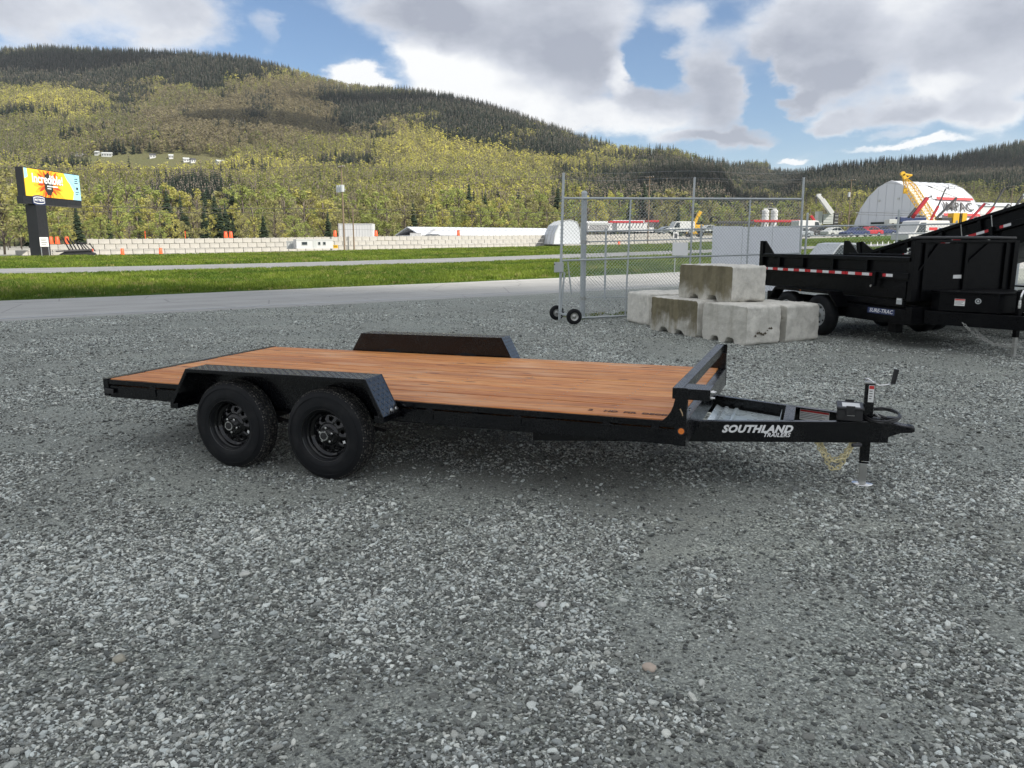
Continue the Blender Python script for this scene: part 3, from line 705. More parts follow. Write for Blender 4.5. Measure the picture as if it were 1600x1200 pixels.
# ------------------------------------------------------------------ the nearer trees one can tell apart
def tree_src(kind, seed):
    if kind == 'conifer':
        a, b = conif(24, 9, seed=seed, wid=.19)
    elif kind == 'bare': a, b = decid(22, 16, .026, bare=True, seed=seed, slim=1.1)
    else: a, b = decid(24, 34, .045, seed=seed, slim=1.15)
    return a, b
TCOL = {'yellow': (.42, .40, .12), 'green': (.29, .33, .10), 'olive': (.29, .28, .12), 'bare': (.26, .23, .14), 'conifer': (.05, .075, .045)}
TMAT = {k: leafmat('foliage_'+k, .45, .7, False, c) for k, c in TCOL.items()}
TLAB = {'yellow': 'yellow green tree', 'green': 'mid green leafy tree', 'olive': 'dull olive tree',
        'bare': 'brown bare limbed tree', 'conifer': 'dark pointed conifer'}
TNAME = {'yellow': 'spring_tree', 'green': 'broadleaf_tree', 'olive': 'olive_tree', 'bare': 'bare_tree', 'conifer': 'conifer_tree'}
TGRP = {'yellow': 'yellow green trees at the foot of the hill', 'green': 'green trees at the foot of the hill', 'olive': 'olive trees at the foot of the hill', 'bare': 'bare brown trees at the foot of the hill', 'conifer': 'conifers at the foot of the hill'}
SRC = {}
def plant(kind, x, y, z, h, w=1.0, label=None, group=None, where=''):
    key = (kind, random.randrange(3))
    if key not in SRC:
        a, b = tree_src(kind, key[1]+1)
        r = empty(TNAME[kind], (x, y, z), random.uniform(0, 6.28)); b.build('trunk', BARK, r); a.build('crown', TMAT[kind], r); SRC[key] = r
    else:
        r = copy_tree(SRC[key]); r.location = (x, y, z); r.rotation_euler = (0, 0, random.uniform(0, 6.28))
    r.scale = (h*w, h*w, h); tag(r, label or TLAB[kind].replace(', in the wood at the foot of the hill', '').replace(' at the foot of the hill', '')+' '+where, 'tree'); r['group'] = group or TGRP[kind].replace(' at the foot of the hill', '')+' '+where
    return r
def kind_at(u, rnk):
    if 280 < u < 370 and rnk > .45: return 'conifer'
    if rnk < .05: return 'conifer'
    if u < 60: return random.choice(['yellow', 'green', 'bare'])
    if u < 480: return random.choice(['yellow', 'yellow', 'green', 'green', 'olive', 'bare'])
    if u < 1000: return random.choice(['green', 'olive', 'yellow', 'olive', 'bare', 'green'])
    return random.choice(['olive', 'green', 'olive', 'bare'])
WHERE = ['left of the billboard', 'behind the billboard', 'right of the billboard', 'left of the paired drums', 'behind the paired drums', 'left of the transformer pole', 'behind the white container', 'left of the long white building', 'behind the long white building', 'behind the gate post', 'behind the middle of the gate', 'behind the right half of the gate', ]
# three ranks of trees; v = the canopy line they reach in the photograph's own terms of height
for rank, (Y0, Y1, step, vt) in enumerate(((175, 205, 15, 336), (215, 255, 14, 318), (270, 325, 13, 300))):
    u = -120
    while u < 1320:
        Y = random.uniform(Y0, Y1)
        if u > 620: Y += (u-620)*.19
        if u > 560 and rank == 0: u += step; continue
        v = vt+random.uniform(-16, 14)+(0 if u < 620 else 6)+(10 if 360 < u < 560 and rank == 0 else 0)
        if u > 1100: v = max(v, 318+random.uniform(-8, 10))
        top = at(u, v, Y); k = kind_at(u, random.random()); x, y = top.x, Y
        z = max(0, H(x, y))-.2; h = top.z-z
        if k == 'conifer': h *= 1.12
        plant(k, x, y, z, h, random.uniform(.95, 1.35), where=('in the front rank', 'in the middle rank', 'in the back rank')[rank]+' '+WHERE[sum(u > q for q in (30, 130, 230, 340, 440, 520, 600, 700, 860, 1000, 1120))]); u += step*random.uniform(.75, 1.35)
for (u, v, Y, k, lb) in ((-8, 268, 112, 'olive', 'large spreading dull green tree at the left edge behind the billboard post'), (62, 330, 118, 'bare', 'thin bare tree just right of the billboard post')):
    p = at(u, v, Y); plant(k, p.x, Y, 0, p.z, 1.3 if k == 'olive' else .8, lb, 'trees beside the billboard')

# ------------------------------------------------------------------ unseen cloud meshes placed to shade the lot and mottle the hill
t = MT('cloud_vapour', 1, 0, 0); t.col((.9, .9, .92)); tr = t.n('ShaderNodeBsdfTranslucent'); tr.inputs[0].default_value = (.9, .9, .92, 1)
mx = t.n('ShaderNodeMixShader'); mx.inputs[0].default_value = .5; t.L.new(t.b.outputs[0], mx.inputs[1]); t.L.new(tr.outputs[0], mx.inputs[2]); t.L.new(mx.outputs[0], t.N['Material Output'].inputs[0]); CLM = t.m
def cloud(ground, rx, ry, alt, seed):
    c = Vector(ground)+SUNV*((alt-ground[2])/SUNV.z)
    bm = bmesh.new(); bmesh.ops.create_icosphere(bm, subdivisions=5, radius=1)
    for q in bm.verts:
        p = q.co.copy(); d_ = 1+.38*mnoise.noise(p*1.6+Vector((seed, 0, 0)))+.2*mnoise.noise(p*4+Vector((0, seed, 0)))+.1*mnoise.noise(p*10)
        q.co = Vector((p.x*d_*rx, p.y*d_*ry, p.z*d_*min(rx, ry)*.35))
    me = bpy.data.meshes.new('cloud'); bm.to_mesh(me); bm.free(); me.polygons.foreach_set('use_smooth', [True]*len(me.polygons)); me.materials.append(CLM)
    o = bpy.data.objects.new('cloud', me); COL.objects.link(o); o.location = c; o['kind'] = 'structure'; return o
cloud((3, 0, 0), 68, 28, 430, 1.0)
def hillpt(u, v):
    a, e = ab(u, v); Ys = np.linspace(380, 1750, 300); z = hillz(np.full(300, a), Ys); j = int(np.argmax((z-CAMH)/Ys >= e)); Y = Ys[j]; return (a*Y, Y, float(z[j]))
for i, (u, v, rx, ry) in enumerate(((70, 100, 250, 70), (420, 190, 130, 95), (650, 160, 230, 45), (1130, 300, 110, 110), (1480, 262, 220, 90))):
    cloud(hillpt(u, v), rx*.85, ry, 900, 5.0+i*3)
# ------------------------------------------------------------------ the flat deck trailer
TX, TY, TYAW = -3.6637, 6.7936, -.3762
BK, BK2 = MAT['black'], MAT['black2']
WID = 2.32
def til(p): return (p[0], p[1], p[2]+.009*(p[0]-2.04))
tr = empty('flat_deck_trailer', (TX, TY, 0), TYAW, 'black tandem axle flat deck trailer with an orange brown plank deck, in the foreground', 'trailer')
ZD = .612
def part(mb, name, mat, parent=tr, bevel=.003, shear=True, label=None):
    if shear: mb.shear(til)
    o = mb.build(name, mat, parent, bevel=bevel)
    if label: o['label'] = label
    return o
# deck planks
NB = 12; y0, y1 = .018, 2.302; pw = (y1-y0)/NB
for i in range(NB):
    a = y0+i*pw+.006; b = a+pw-.012; dz = random.uniform(-.0015, .0025)
    mb = MB(); xs = [.065, 1.2, 2.4, 3.7, 5.095+random.uniform(-.006, .004)]; vs = []
    for x in xs:
        w = random.uniform(-.0015, .0015); vs += [(x, a+w, ZD-.038+dz), (x, b+w, ZD-.038+dz), (x, b+w, ZD+dz), (x, a+w, ZD+dz)]
    fs = [(0, 1, 2, 3), (16, 19, 18, 17)]+[(4*k+j, 4*k+(j+1) % 4, 4*k+4+(j+1) % 4, 4*k+4+j) for k in range(4) for j in range(4)]
    mb.add(vs, fs); p = part(mb, 'plank', MAT['wood'], bevel=.005)
    if i == 0: first_plank = p
# screws in rows over the cross members
mb = MB()
for x in (.16, .62, 1.12, 1.62, 2.12, 2.62, 3.12, 3.62, 4.12, 4.62, 5.03):
    for i in range(NB):
        for o_ in (.05, .14): mb.cyl((x, y0+i*pw+o_, ZD-.002), (x, y0+i*pw+o_, ZD+.0026), .005, 6)
part(mb, 'deck_screws', MAT['zinc'], bevel=0)['kind'] = 'stuff'
p = place_text('2    HD  FIR  DECK', .066, MAT['ink'], first_plank, Matrix.Translation((4.74, .135, ZD+.0285))@Matrix.Rotation(-.009, 4, 'Y'), ext=.0006, offset=.002, fit=.56)
# frame
mb = MB(); mb.box(0, .06, 0, WID, ZD-.155, ZD+.004); part(mb, 'rear_crosspiece', BK)
mb = MB(); mb.box(5.098, 5.16, 0, WID, ZD-.165, ZD-.001); part(mb, 'front_crosspiece', BK)
for side in (0, 1):
    def Y(y): return WID-y if side else y
    def bx(mb, x0, x1, a, b, z0, z1): mb.box(x0, x1, min(Y(a), Y(b)), max(Y(a), Y(b)), z0, z1)
    mb = MB(); bx(mb, .061, 5.097, .012, .018, ZD-.165, ZD-.06); bx(mb, .061, 5.097, .012, .055, ZD-.066, ZD-.06); bx(mb, .061, 5.097, .012, .055, ZD-.165, ZD-.159)
    part(mb, 'side_rail', BK, bevel=.0015)
    mb = MB(); bx(mb, .061, 5.097, .005, .0175, ZD-.046, ZD-.006); part(mb, 'deck_edge_angle', BK2, bevel=.0015)
    for x in (.55, 3.25, 3.95, 4.6, 4.93):
        mb = MB(); bx(mb, x, x+.055, .004, .0118, ZD-.13, ZD-.047); bx(mb, x-.01, x+.075, -.004, .0038, ZD-.064, ZD-.056); part(mb, 'stake_clip', BK, bevel=.001)
    mb = MB(); bx(mb, .065, 4.9, .45, .50, ZD-.19, ZD-.045); part(mb, 'main_beam', BK)
    mb = MB(); bx(mb, 5.085, 5.163, -.006, -.0005, ZD-.165, ZD+.004); bx(mb, 5.04, 5.085, -.006, -.0005, ZD-.035, ZD-.012); part(mb, 'corner_plate', BK, bevel=.0015)
    mb = MB(); s_ = -1 if not side else 1; yy_ = Y(-.006)
    mb.cyl((5.132, yy_, ZD-.065), (5.132, yy_+s_*.010, ZD-.065), .022, 20, .018); o = part(mb, 'marker_light', MAT['amber'], bevel=0)
    mb2 = MB(); mb2.cyl((5.132, yy_-s_*.001, ZD-.065), (5.132, yy_+s_*.004, ZD-.065), .027, 20); mb2.shear(til); mb2.build('bezel', MAT['plastic'], o)
    # tail light on the rear corner
    mb = MB(); bx(mb, -.028, -.001, .03, .20, ZD-.13, ZD-.05); o = part(mb, 'tail_light', MAT['refl_red'], bevel=.004)
    mb = MB(); bx(mb, .03, .13, -.018, -.001, ZD-.13, ZD-.085); part(mb, 'side_marker', MAT['plastic'], bevel=.004)
for x in (.6, 1.1, 1.6, 2.1, 2.6, 3.1, 3.6, 4.1, 4.6):
    mb = MB(); mb.box(x, x+.05, .056, WID-.056, ZD-.115, ZD-.04); part(mb, 'cross_member', BK)
# fenders
FZ, FO, FI = .806, -.25, -.03
def fender(side):
    def Y(y): return WID-y if side else y
    prof = [(1.031, .497), (1.217, .793), (2.896, .815), (3.036, .545)]
    fd = empty('fender', parent=tr)
    th = .005
    def sheet(mb, a, b, ya, yb):
        mb.beam((a[0], (Y(ya)+Y(yb))/2, a[1]), (b[0], (Y(ya)+Y(yb))/2, b[1]), abs(yb-ya), th)
    mb = MB()
    for a, b in zip(prof[:-1], prof[1:]): sheet(mb, a, b, FO, FI)
    mb.build('fender_skin', MAT['treadplate'], fd, bevel=.0015)
    # turned-down lip on the outer edge
    mb = MB()
    low = [(1.060, .494), (1.232, .767), (2.878, .789), (3.008, .540)]
    for i in range(3):
        q = [prof[i], prof[i+1], low[i+1], low[i]]; mb.prism(q, 'y', min(Y(FO-.001), Y(FO-.006)), max(Y(FO-.001), Y(FO-.006)))
    mb.build('fender_lip', BK, fd, bevel=.001)
    # inner upstand, from the frame up to the skin
    mb = MB(); mb.prism([(1.020, .485), (1.213, .797), (2.898, .819), (3.042, .545), (3.038, .485)], 'y', min(Y(-.0298), Y(-.023)), max(Y(-.0298), Y(-.023)))
    mb.build('inner_panel', BK, fd, bevel=.001)
    # tread plate lozenges, raised 2 mm
    mb = MB()
    for i in range(3):
        a = Vector((prof[i][0], 0, prof[i][1])); b = Vector((prof[i+1][0], 0, prof[i+1][1])); Ld = (b-a).length; d_ = (b-a)/Ld; nn = Vector((-d_.z, 0, d_.x))
        nu = int(Ld/.034); nv = 6
        for p_ in range(nu):
            for q_ in range(nv):
                c = a+d_*((p_+.5)*Ld/nu)+nn*(th/2); y = FO+.014+(q_+.5)*(FI-FO-.028)/nv
                if q_ % 2 == p_ % 2: ex, ey = d_*.0155, Vector((0, .0115, 0))
                else: ex, ey = d_*.0155, Vector((0, -.0115, 0))
                l = (ex+ey); w_ = (ex-ey)*.27; cc = Vector((c.x, Y(y), c.z))
                if side: l.y *= -1; w_.y *= -1
                mb.add([cc-l, cc+w_, cc+l, cc-w_, cc+nn*.0042], [(0, 1, 4), (1, 2, 4), (2, 3, 4), (3, 0, 4)])
    o = mb.build('tread_pattern', MAT['treadplate'], fd); o['kind'] = 'stuff'
    for (bx_, bz_, ys) in ((3.027, .571, (-.121, -.05)), (1.048, .545, (-.15, -.08))):
        for y in ys:
            mb = MB(); dd_ = Vector((1, 0, .42)).normalized() if bx_ > 2 else Vector((-1, 0, .55)).normalized()
            c = Vector((bx_, Y(y), bz_)); mb.cyl(c-dd_*.012, c+dd_*.010, .012, 6); mb.cyl(c+dd_*.001, c+dd_*.004, .016, 14)
            mb.build('bolt', MAT['chrome'], fd)
    for x0, x1, z0 in ((1.02, 1.10, .455), (2.955, 3.035, .50)):
        mb = MB(); mb.box(x0, x1, min(Y(FO+.004), Y(.05)), max(Y(FO+.004), Y(.05)), z0, z0+.045); mb.build('fender_bracket', BK, fd, bevel=.003)
    return fd
fender(0); fender(1)
# wheels
RW = .352
def tyre_meshes():
    # axial 0 = outer face, + inwards
    w = .205
    P_ = [(.018, .198), (.008, .208), (.002, .225), (.0, .255), (.0015, .285), (.007, .312), (.016, .332), (.026, .343)]
    prof = P_[:]
    grooves = [(.048, .010), (.082, .012), (.123, .012), (.157, .010)]
    x = .030
    prof.append((.030, .3475))
    for g0, gw in grooves:
        prof += [(g0-gw/2, RW-.001), (g0-gw/2+.001, RW-.009), (g0+gw/2-.001, RW-.009), (g0+gw/2, RW-.001)]
    prof.append((w-.030, .3475)); prof += [(w-a, r) for a, r in P_[::-1]]
    prof += [(w-.03, .185), (.03, .185)]
    n = 72; mb = MB(); mb.lathe(prof, n, closed=True)
    # lateral sipes: shoulder blocks as small raised lugs
    lug = MB()
    for k in range(96):
        t0 = 2*PI*k/96; t1 = t0+2*PI/96*.66
        for a0, a1, r0, r1 in ((.021, .042, .339, RW+.004), (w-.042, w-.021, RW+.004, .339), (.056, .075, RW+.004, RW+.004), (.090, .115, RW+.004, RW+.004), (.130, .150, RW+.004, RW+.004)):
            sh = .012 if .05 < a0 < .08 else (-.012 if .12 < a0 < .16 else 0)
            vs = []
            for rr in (-.006, 0):
                for (a, r, tt) in ((a0, r0, t0), (a1, r1, t0+sh*2), (a1, r1, t1+sh*2), (a0, r0, t1)):
                    vs.append(((r+rr)*math.cos(tt), a, (r+rr)*math.sin(tt)))
            lug.add(vs, [(4, 5, 6, 7), (0, 1, 5, 4), (1, 2, 6, 5), (2, 3, 7, 6), (3, 0, 4, 7)])
    # raised sidewall ring and faint lettering blocks
    ring = MB(); ring.lathe([(.0008, .300), (-.0012, .3015), (-.0012, .304), (.0022, .306)], n); ring.lathe([(.001, .232), (-.0008, .234), (-.0008, .2365), (.0006, .238)], n)
    return mb.mesh('tyre', MAT['tyre']), lug.mesh('tread_lugs', MAT['tread']), ring.mesh('sidewall_ring', MAT['tyre'])
def rim_mesh():
    mb = MB()
    prof = [(.030, .196), (.012, .200), (.008, .205), (.010, .209), (.016, .208), (.019, .199), (.024, .191), (.045, .187), (.050, .183), (.054, .176), (.075, .173), (.080, .168), (.086, .158), (.094, .150)]
    mb.lathe(prof, 72)
    # disc with ten round windows
    n = 10; r0, r1 = .088, .150; rc = .123; rh = .0142
    for k in range(n):
        t0 = 2*PI*(k-.5)/n; t1 = 2*PI*(k+.5)/n; tm = 2*PI*k/n; B = []; Hh = []; m = 8
        bd = [(r1, t0+(t1-t0)*i/m) for i in range(m)]+[(r1+(r0-r1)*i/4, t1) for i in range(4)]+[(r0, t1+(t0-t1)*i/m) for i in range(m)]+[(r0+(r1-r0)*i/4, t0) for i in range(4)]
        ax = lambda r: .094-.022*(1-((r-.10)/.055)**2) if r > .10 else .072
        for (r, t_) in bd:
            x, z = r*math.cos(t_), r*math.sin(t_); B.append((x, ax(r), z))
            dx, dz = x-rc*math.cos(tm), z-rc*math.sin(tm); l = math.hypot(dx, dz)
            hx, hz = rc*math.cos(tm)+dx/l*rh, rc*math.sin(tm)+dz/l*rh; Hh.append((hx, ax(math.hypot(hx, hz)), hz))
        L_ = len(B); In = [(x, y+.012, z) for x, y, z in Hh]
        mb.add(B+Hh+In, [(i, (i+1) % L_, L_+(i+1) % L_, L_+i) for i in range(L_)]+[(L_+i, L_+(i+1) % L_, 2*L_+(i+1) % L_, 2*L_+i) for i in range(L_)], True)
    mb.lathe([(.072, .088), (.062, .080), (.058, .060), (.058, .030)], 48)
    mb.lathe([(.13, .150), (.14, .08), (.14, .001)], 32, mat=0)
    return mb.mesh('rim', MAT['rim'])
TM, LM, SM_ = tyre_meshes(); RM = rim_mesh()
def lnk(name, me, parent):
    o = bpy.data.objects.new(name, me); COL.objects.link(o); o.parent = parent; return o
hub = MB(); hub.cyl((0, .060, 0), (0, .012, 0), .034, 28); hub.cyl((0, .013, 0), (0, .004, 0), .038, 28, .036); HUBM = hub.mesh('hub', MAT['chrome'])
cap = MB(); cap.cyl((0, .006, 0), (0, .001, 0), .028, 24); cap.cyl((0, .002, 0), (0, -.003, 0), .014, 18, .010); CAPM = cap.mesh('dust_cap', MAT['plastic'])
nut = MB(); nut.cyl((.057, .062, 0), (.057, .030, 0), .0105, 6); nut.cyl((.057, .032, 0), (.057, .026, 0), .0085, 12, .004); NUTM = nut.mesh('wheel_nut', MAT['chrome'])
stk = MB(); stk.box(-.011, .011, .0795, .0805, -.011, .011); STKM = stk.mesh('sticker', MAT['label'])
def wheel(x, side, rot, st=1):
    yo = -.225 if not side else WID+.225
    w = empty('wheel', (x, yo, RW-.004), 0, parent=tr); w.rotation_euler = (0, rot, PI if side else 0)
    lnk('tyre', TM, w); o = lnk('tread_lugs', LM, w); o['kind'] = 'stuff'; lnk('sidewall_ring', SM_, w); lnk('rim', RM, w); lnk('hub', HUBM, w); lnk('dust_cap', CAPM, w)
    for k in range(5): o = lnk('wheel_nut', NUTM, w); o.rotation_euler = (0, 2*PI*k/5+.5, 0)
    if not side:
        s_ = lnk('sticker', STKM, w); a = .35-rot; s_.location = (.148*math.cos(a), -.012, -.148*math.sin(a)); s_.rotation_euler = (0, .78, 0)
    v = MB(); v.cyl((.165, .075, 0), (.172, .035, 0), .004, 8); v.build('valve', MAT['plastic'], w)
wheel(1.587, 0, -.2); wheel(2.490, 0, .45); wheel(1.587, 1, 1.0); wheel(2.490, 1, 2.1)
for x in (1.587, 2.490):
    mb = MB(); mb.cyl((x, -.10, RW-.03), (x, WID+.10, RW-.03), .032, 16); part(mb, 'axle', MAT['matt'], bevel=0, shear=False)
    for y in (.075, WID-.075):
        mb = MB()
        for k, l_ in enumerate((.36, .28, .2)):
            pts = [(x+l_*t, 0, .40-.05*t*t-k*.011) for t in (-1, -.5, 0, .5, 1)]
            for a, b in zip(pts[:-1], pts[1:]): mb.beam((a[0], y, a[2]), (b[0], y, b[2]), .045, .009)
        part(mb, 'leaf_spring', MAT['matt'], bevel=0, shear=False)
        mb = MB(); mb.prism([(x-.42, .47), (x-.32, .47), (x-.35, .33), (x-.39, .33)], 'y', y-.03, y+.03); part(mb, 'spring_hanger', BK, bevel=.002, shear=False)
# tongue
PA, PB = (4.02, .215), (6.45, 1.091)
def tongue(side):
    def Y(y): return WID-y if side else y
    mb = MB(); a = Vector((PA[0], PA[1], 0)); b = Vector((PB[0], PB[1], 0)); d_ = (b-a).normalized(); n_ = Vector((d_.y, -d_.x, 0))
    def P(t, o_, z): p = a+d_*t-n_*o_; return (p.x, Y(p.y), z)
    Lt = (b-a).length
    for (o0, o1, z0, z1) in ((0, .007, .352, .506), (.0072, .05, .499, .506), (.0072, .05, .352, .359)):
        mb.add([P(t, o_, z) for t in (0, Lt) for (o_, z) in ((o0, z0), (o1, z0), (o1, z1), (o0, z1))], [(3, 2, 1, 0), (4, 5, 6, 7), (0, 1, 5, 4), (1, 2, 6, 5), (2, 3, 7, 6), (3, 0, 4, 7)])
    return part(mb, 'tongue_beam', BK2, bevel=.0015, shear=False), P, d_
tb0, TP, TD = tongue(0); tb1, TP1, TD1 = tongue(1)
ML = frame_M((0, 0, 0), (TD.x, TD.y, 0), (0, 0, 1))
def onbeam(t, z, out=.0012): p = Vector(TP(t, -out, z)); return Matrix.Translation(p) @ ML
def tof(x): return (x-PA[0])/TD.x
WHT = MAT['white']
place_text('SOUTHLAND', .074, WHT, tb0, onbeam(tof(5.555), .448), ext=.0008, shear=.32, offset=.0036, fit=.515, space=1.08)
place_text('TRAILERS', .042, WHT, tb0, onbeam(tof(5.69), .405), ext=.0008, shear=.32, offset=.0012, xs=1.02, space=1.1)
mb = MB(); t_ = tof(5.74); a = TP(t_, .051, 0); b = TP1(t_, .051, 0)
mb.beam((5.765, a[1], .476), (5.765, b[1], .476), .075, .06); part(mb, 'tongue_cross_member', BK, shear=False)
mb = MB(); xa, xb = 5.168, 5.70
def yn(x): return PA[1]+(x-PA[0])*TD.y/TD.x+.060
prof = [(xa, .432), (5.21, .412), (5.232, .412), (5.245, .426), (5.262, .426), (5.275, .412), (5.315, .412), (5.328, .426), (5.345, .426), (5.358, .412), (xb, .405), (xb, .470)]
vs = []
for x, z in prof: vs += [(x, yn(x), z), (x, WID-yn(x), z)]
mb.add(vs, [(2*i, 2*i+2, 2*i+3, 2*i+1) for i in range(len(prof)-1)]); o = part(mb, 'storage_tray', MAT['tray'], bevel=0, shear=False)
sol = o.modifiers.new('thickness', 'SOLIDIFY'); sol.thickness = .003; o['label'] = 'bare sheet steel tray between the tongue beams'
for (x, y) in ((5.42, 1.5), (5.47, 1.45), (5.6, 1.42), (5.55, 1.2), (5.44, 1.05)):
    mb = MB(); mb.cyl((x, y, .409), (x, y, .416), .008, 8); mb.build('rivet', MAT['chrome'], o)
# labels with a red heading
def decal(M, w, h, parent, name='warning_label', head=True, n=4):
    mb = MB(); mb.box(-w/2, w/2, -h/2, h/2, 0, .0008, M=M); o = mb.build(name, MAT['label'], parent)
    if head:
        m2 = MB(); m2.box(-w/2+.003, w/2-.003, h/2-h*.22, h/2-.003, .0009, .0012, M=M); m2.build('red_heading', MAT['red'], o)
    m3 = MB()
    for i in range(n):
        yy_ = h/2-h*(.32+.6*i/n); m3.box(-w/2+.006, w/2-.006-random.random()*w*.3, yy_-h*.045, yy_, .0009, .0011, M=M)
    m3.build('fine_print', MAT['dkgrey'], o); return o
Mf = frame_M((5.945, 1.410-.0, .462), (TD1.x, -TD1.y, 0), (0, 0, 1))
p_in = Vector(TP1(tof(5.945), .054, .447))
decal(Matrix.Translation(Vector((0, 0, 0))) @ frame_M(Vector(TP1(tof(5.945), .0075, .444))+Vector((-TD.y, -TD.x, 0))*.0022, (TD.x, -TD.y, 0), (0, 0, 1)), .23, .085, tb1)
# head rail, gussets, stubs
for side in (0, 1):
    def Y(y): return WID-y if side else y
    g = [(4.975, .586), (5.005, .604), (5.035, .632), (5.058, .668), (5.073, .708), (5.082, .752), (5.090, .828), (5.16, .828), (5.16, .586)]
    mb = MB(); mb.prism([(x, z+.005) for x, z in g], 'y', min(Y(0), Y(.007)), max(Y(0), Y(.007))); part(mb, 'gusset_plate', BK, bevel=.0012)
    mb = MB(); mb.box(5.105, 5.16, min(Y(.008), Y(.055)), max(Y(.008), Y(.055)), ZD, .757); part(mb, 'rail_post', BK)
    if side: continue
    mb = MB(); mb.box(5.1305, 5.305, min(Y(.0005), Y(.2)), max(Y(.0005), Y(.2)), .757, .829); part(mb, 'corner_bracket', BK)
    for (y, z) in ((.035, .808), (.10, .800), (.035, .772)):
        mb = MB(); mb.cyl((5.304, Y(y), z), (5.318, Y(y), z), .011, 6); mb.cyl((5.318, Y(y), z), (5.332, Y(y), z), .006, 8); part(mb, 'bolt', MAT['chrome'], bevel=0)
    mb = MB(); mb.cyl((5.161, Y(.09), .675), (5.172, Y(.09), .675), .010, 6); part(mb, 'bolt', MAT['chrome'], bevel=0)
mb = MB(); mb.box(5.062, 5.130, .0075, WID-.0075, .757, .8305); part(mb, 'head_rail', BK)
# scratch of primer on the near gusset
mb = MB(); mb.beam((5.118, -.0008, .695), (5.134, -.0008, .665), .0008, .008, up=(1, 0, .5)); mb.beam((5.134, -.0008, .665), (5.136, -.0008, .648), .0008, .006, up=(1, 0, .5)); part(mb, 'paint_scratch', plain('bare_primer', (.42, .30, .18), .7), bevel=0)
# battery box
bb = empty('battery_box', (6.18, 1.12, .506), 0, parent=tr)
mb = MB(); mb.box(-.085, .085, -.12, .12, .004, .085); mb.box(-.092, .092, -.127, .127, .0855, .105); mb.build('box_body', MAT['plastic'], bb, bevel=.006)
mb = MB(); mb.box(-.055, .065, -.09, .06, .1055, .1068); mb.build('lid_label', MAT['label'], bb)
mb = MB(); mb.box(-.02, .03, -.1215, -.1205, .045, .058); mb.build('front_label', MAT['label'], bb)
for s_ in (-1, 1): mb = MB(); mb.box(-.03, .03, s_*.128-.006, s_*.128+.006, .05, .118); mb.build('lid_clip', MAT['plastic'], bb, bevel=.003)
# coupler
cp = empty('coupler', (0, 0, 0), 0, parent=tr)
c = MB(); top = [(6.28, .125), (6.44, .105), (6.53, .055), (6.60, .045), (6.625, .022)]
def ring_(x, w, z0, z1): return [(x, WID/2-w, z0), (x, WID/2+w, z0), (x, WID/2+w, z1), (x, WID/2-w, z1)]
st_ = [(6.26, .13, .36, .512), (6.40, .10, .37, .512), (6.46, .062, .395, .500), (6.53, .048, .425, .484), (6.60, .046, .432, .476), (6.622, .030, .438, .470)]
vs = []; [vs.extend(ring_(*q)) for q in st_]
c.add(vs, [(0, 1, 2, 3)]+[(4*k+j, 4*k+(j+1) % 4, 4*k+4+(j+1) % 4, 4*k+4+j) for k in range(5) for j in range(4)]+[(20, 23, 22, 21)]); c.build('coupler_body', BK, cp, bevel=.008, seg=3)
mb = MB(); mb.lathe([(.474, .001), (.482, .022), (.474, .034), (.455, .036)], 24, axis='z', M=Matrix.Translation((6.585, WID/2, 0))); mb.build('ball_socket', BK, cp)
mb = MB(); mb.beam((6.40, WID/2, .517), (6.50, WID/2, .53), .03, .012); mb.beam((6.40, WID/2, .517), (6.36, WID/2, .545), .03, .012); mb.build('latch', MAT['zinc'], cp, bevel=.002)
mb = MB(); mb.tube([(6.44, 1.12, .522), (6.38, 1.17, .535), (6.33, 1.19, .528)], .012, 8); mb.box(6.43, 6.50, 1.09, 1.14, .512, .54); mb.build('trailer_plug', MAT['plastic'], cp)
# coiled cable
mb = MB(); pts = []
for i in range(120):
    a = 2*PI*i/60+2.2; r_ = .155+.012*math.sin(i*.11)+.006*math.sin(i*.9); pts.append((6.40+.118*math.cos(a)*(1+.04*math.sin(i*.05)), 1.165+r_*1.05*math.sin(a), .533+.0105*(i > 60)+.018*math.sin(a*1.0+.5)))
mb.tube(pts, .0085, 8); part(mb, 'wiring_cable', MAT['plastic'], bevel=0, shear=False)
# jack
jk = empty('jack', (6.305, WID/2+.0, 0), 0, parent=tr)
mb = MB(); mb.box(-.034, .034, -.034, .034, .17, .772); mb.build('outer_tube', BK, jk, bevel=.006)
mb = MB(); mb.box(-.037, .037, -.037, .037, .7725, .785); mb.build('tube_cap', MAT['zinc'], jk, bevel=.004)
mb = MB(); mb.box(-.026, .026, -.026, .026, .016, .169); mb.build('inner_tube', MAT['zinc'], jk, bevel=.005)
mb = MB(); mb.lathe([(.0, .001), (.0, .072), (.010, .077), (.016, .070), (.018, .001)], 32, axis='z'); mb.build('foot_plate', MAT['chrome'], jk)
mb = MB(); mb.cyl((-.05, -.04, .20), (.055, .03, .135), .004, 8); mb.tube([(.055, .03, .135), (.06, .0, .15), (.03, -.045, .19), (-.02, -.045, .19)], .0022, 6); mb.build('locking_pin', MAT['chrome'], jk)
mb = MB(); mb.tube([(-.045, -.01, .80), (-.02, -.03, .812), (.03, -.03, .775), (.055, -.03, .764), (.10, -.02, .768), (.158, 0, .782)], .0062, 8); mb.build('crank_arm', MAT['chrome'], jk)
mb = MB(); mb.cyl((.150, 0, .778), (.166, 0, .885), .0165, 16, .0175); mb.build('crank_grip', MAT['plastic'], jk, bevel=.002)
decal(frame_M((.0345, 0, .70), (0, 1, 0), (0, 0, 1)), .045, .125, jk)
decal(frame_M((.0345, 0, .56), (0, 1, 0), (0, 0, 1)), .040, .05, jk, head=False, n=3)
decal(frame_M((.010, -.0345, .70), (1, 0, 0), (0, 0, 1)), .038, .125, jk)
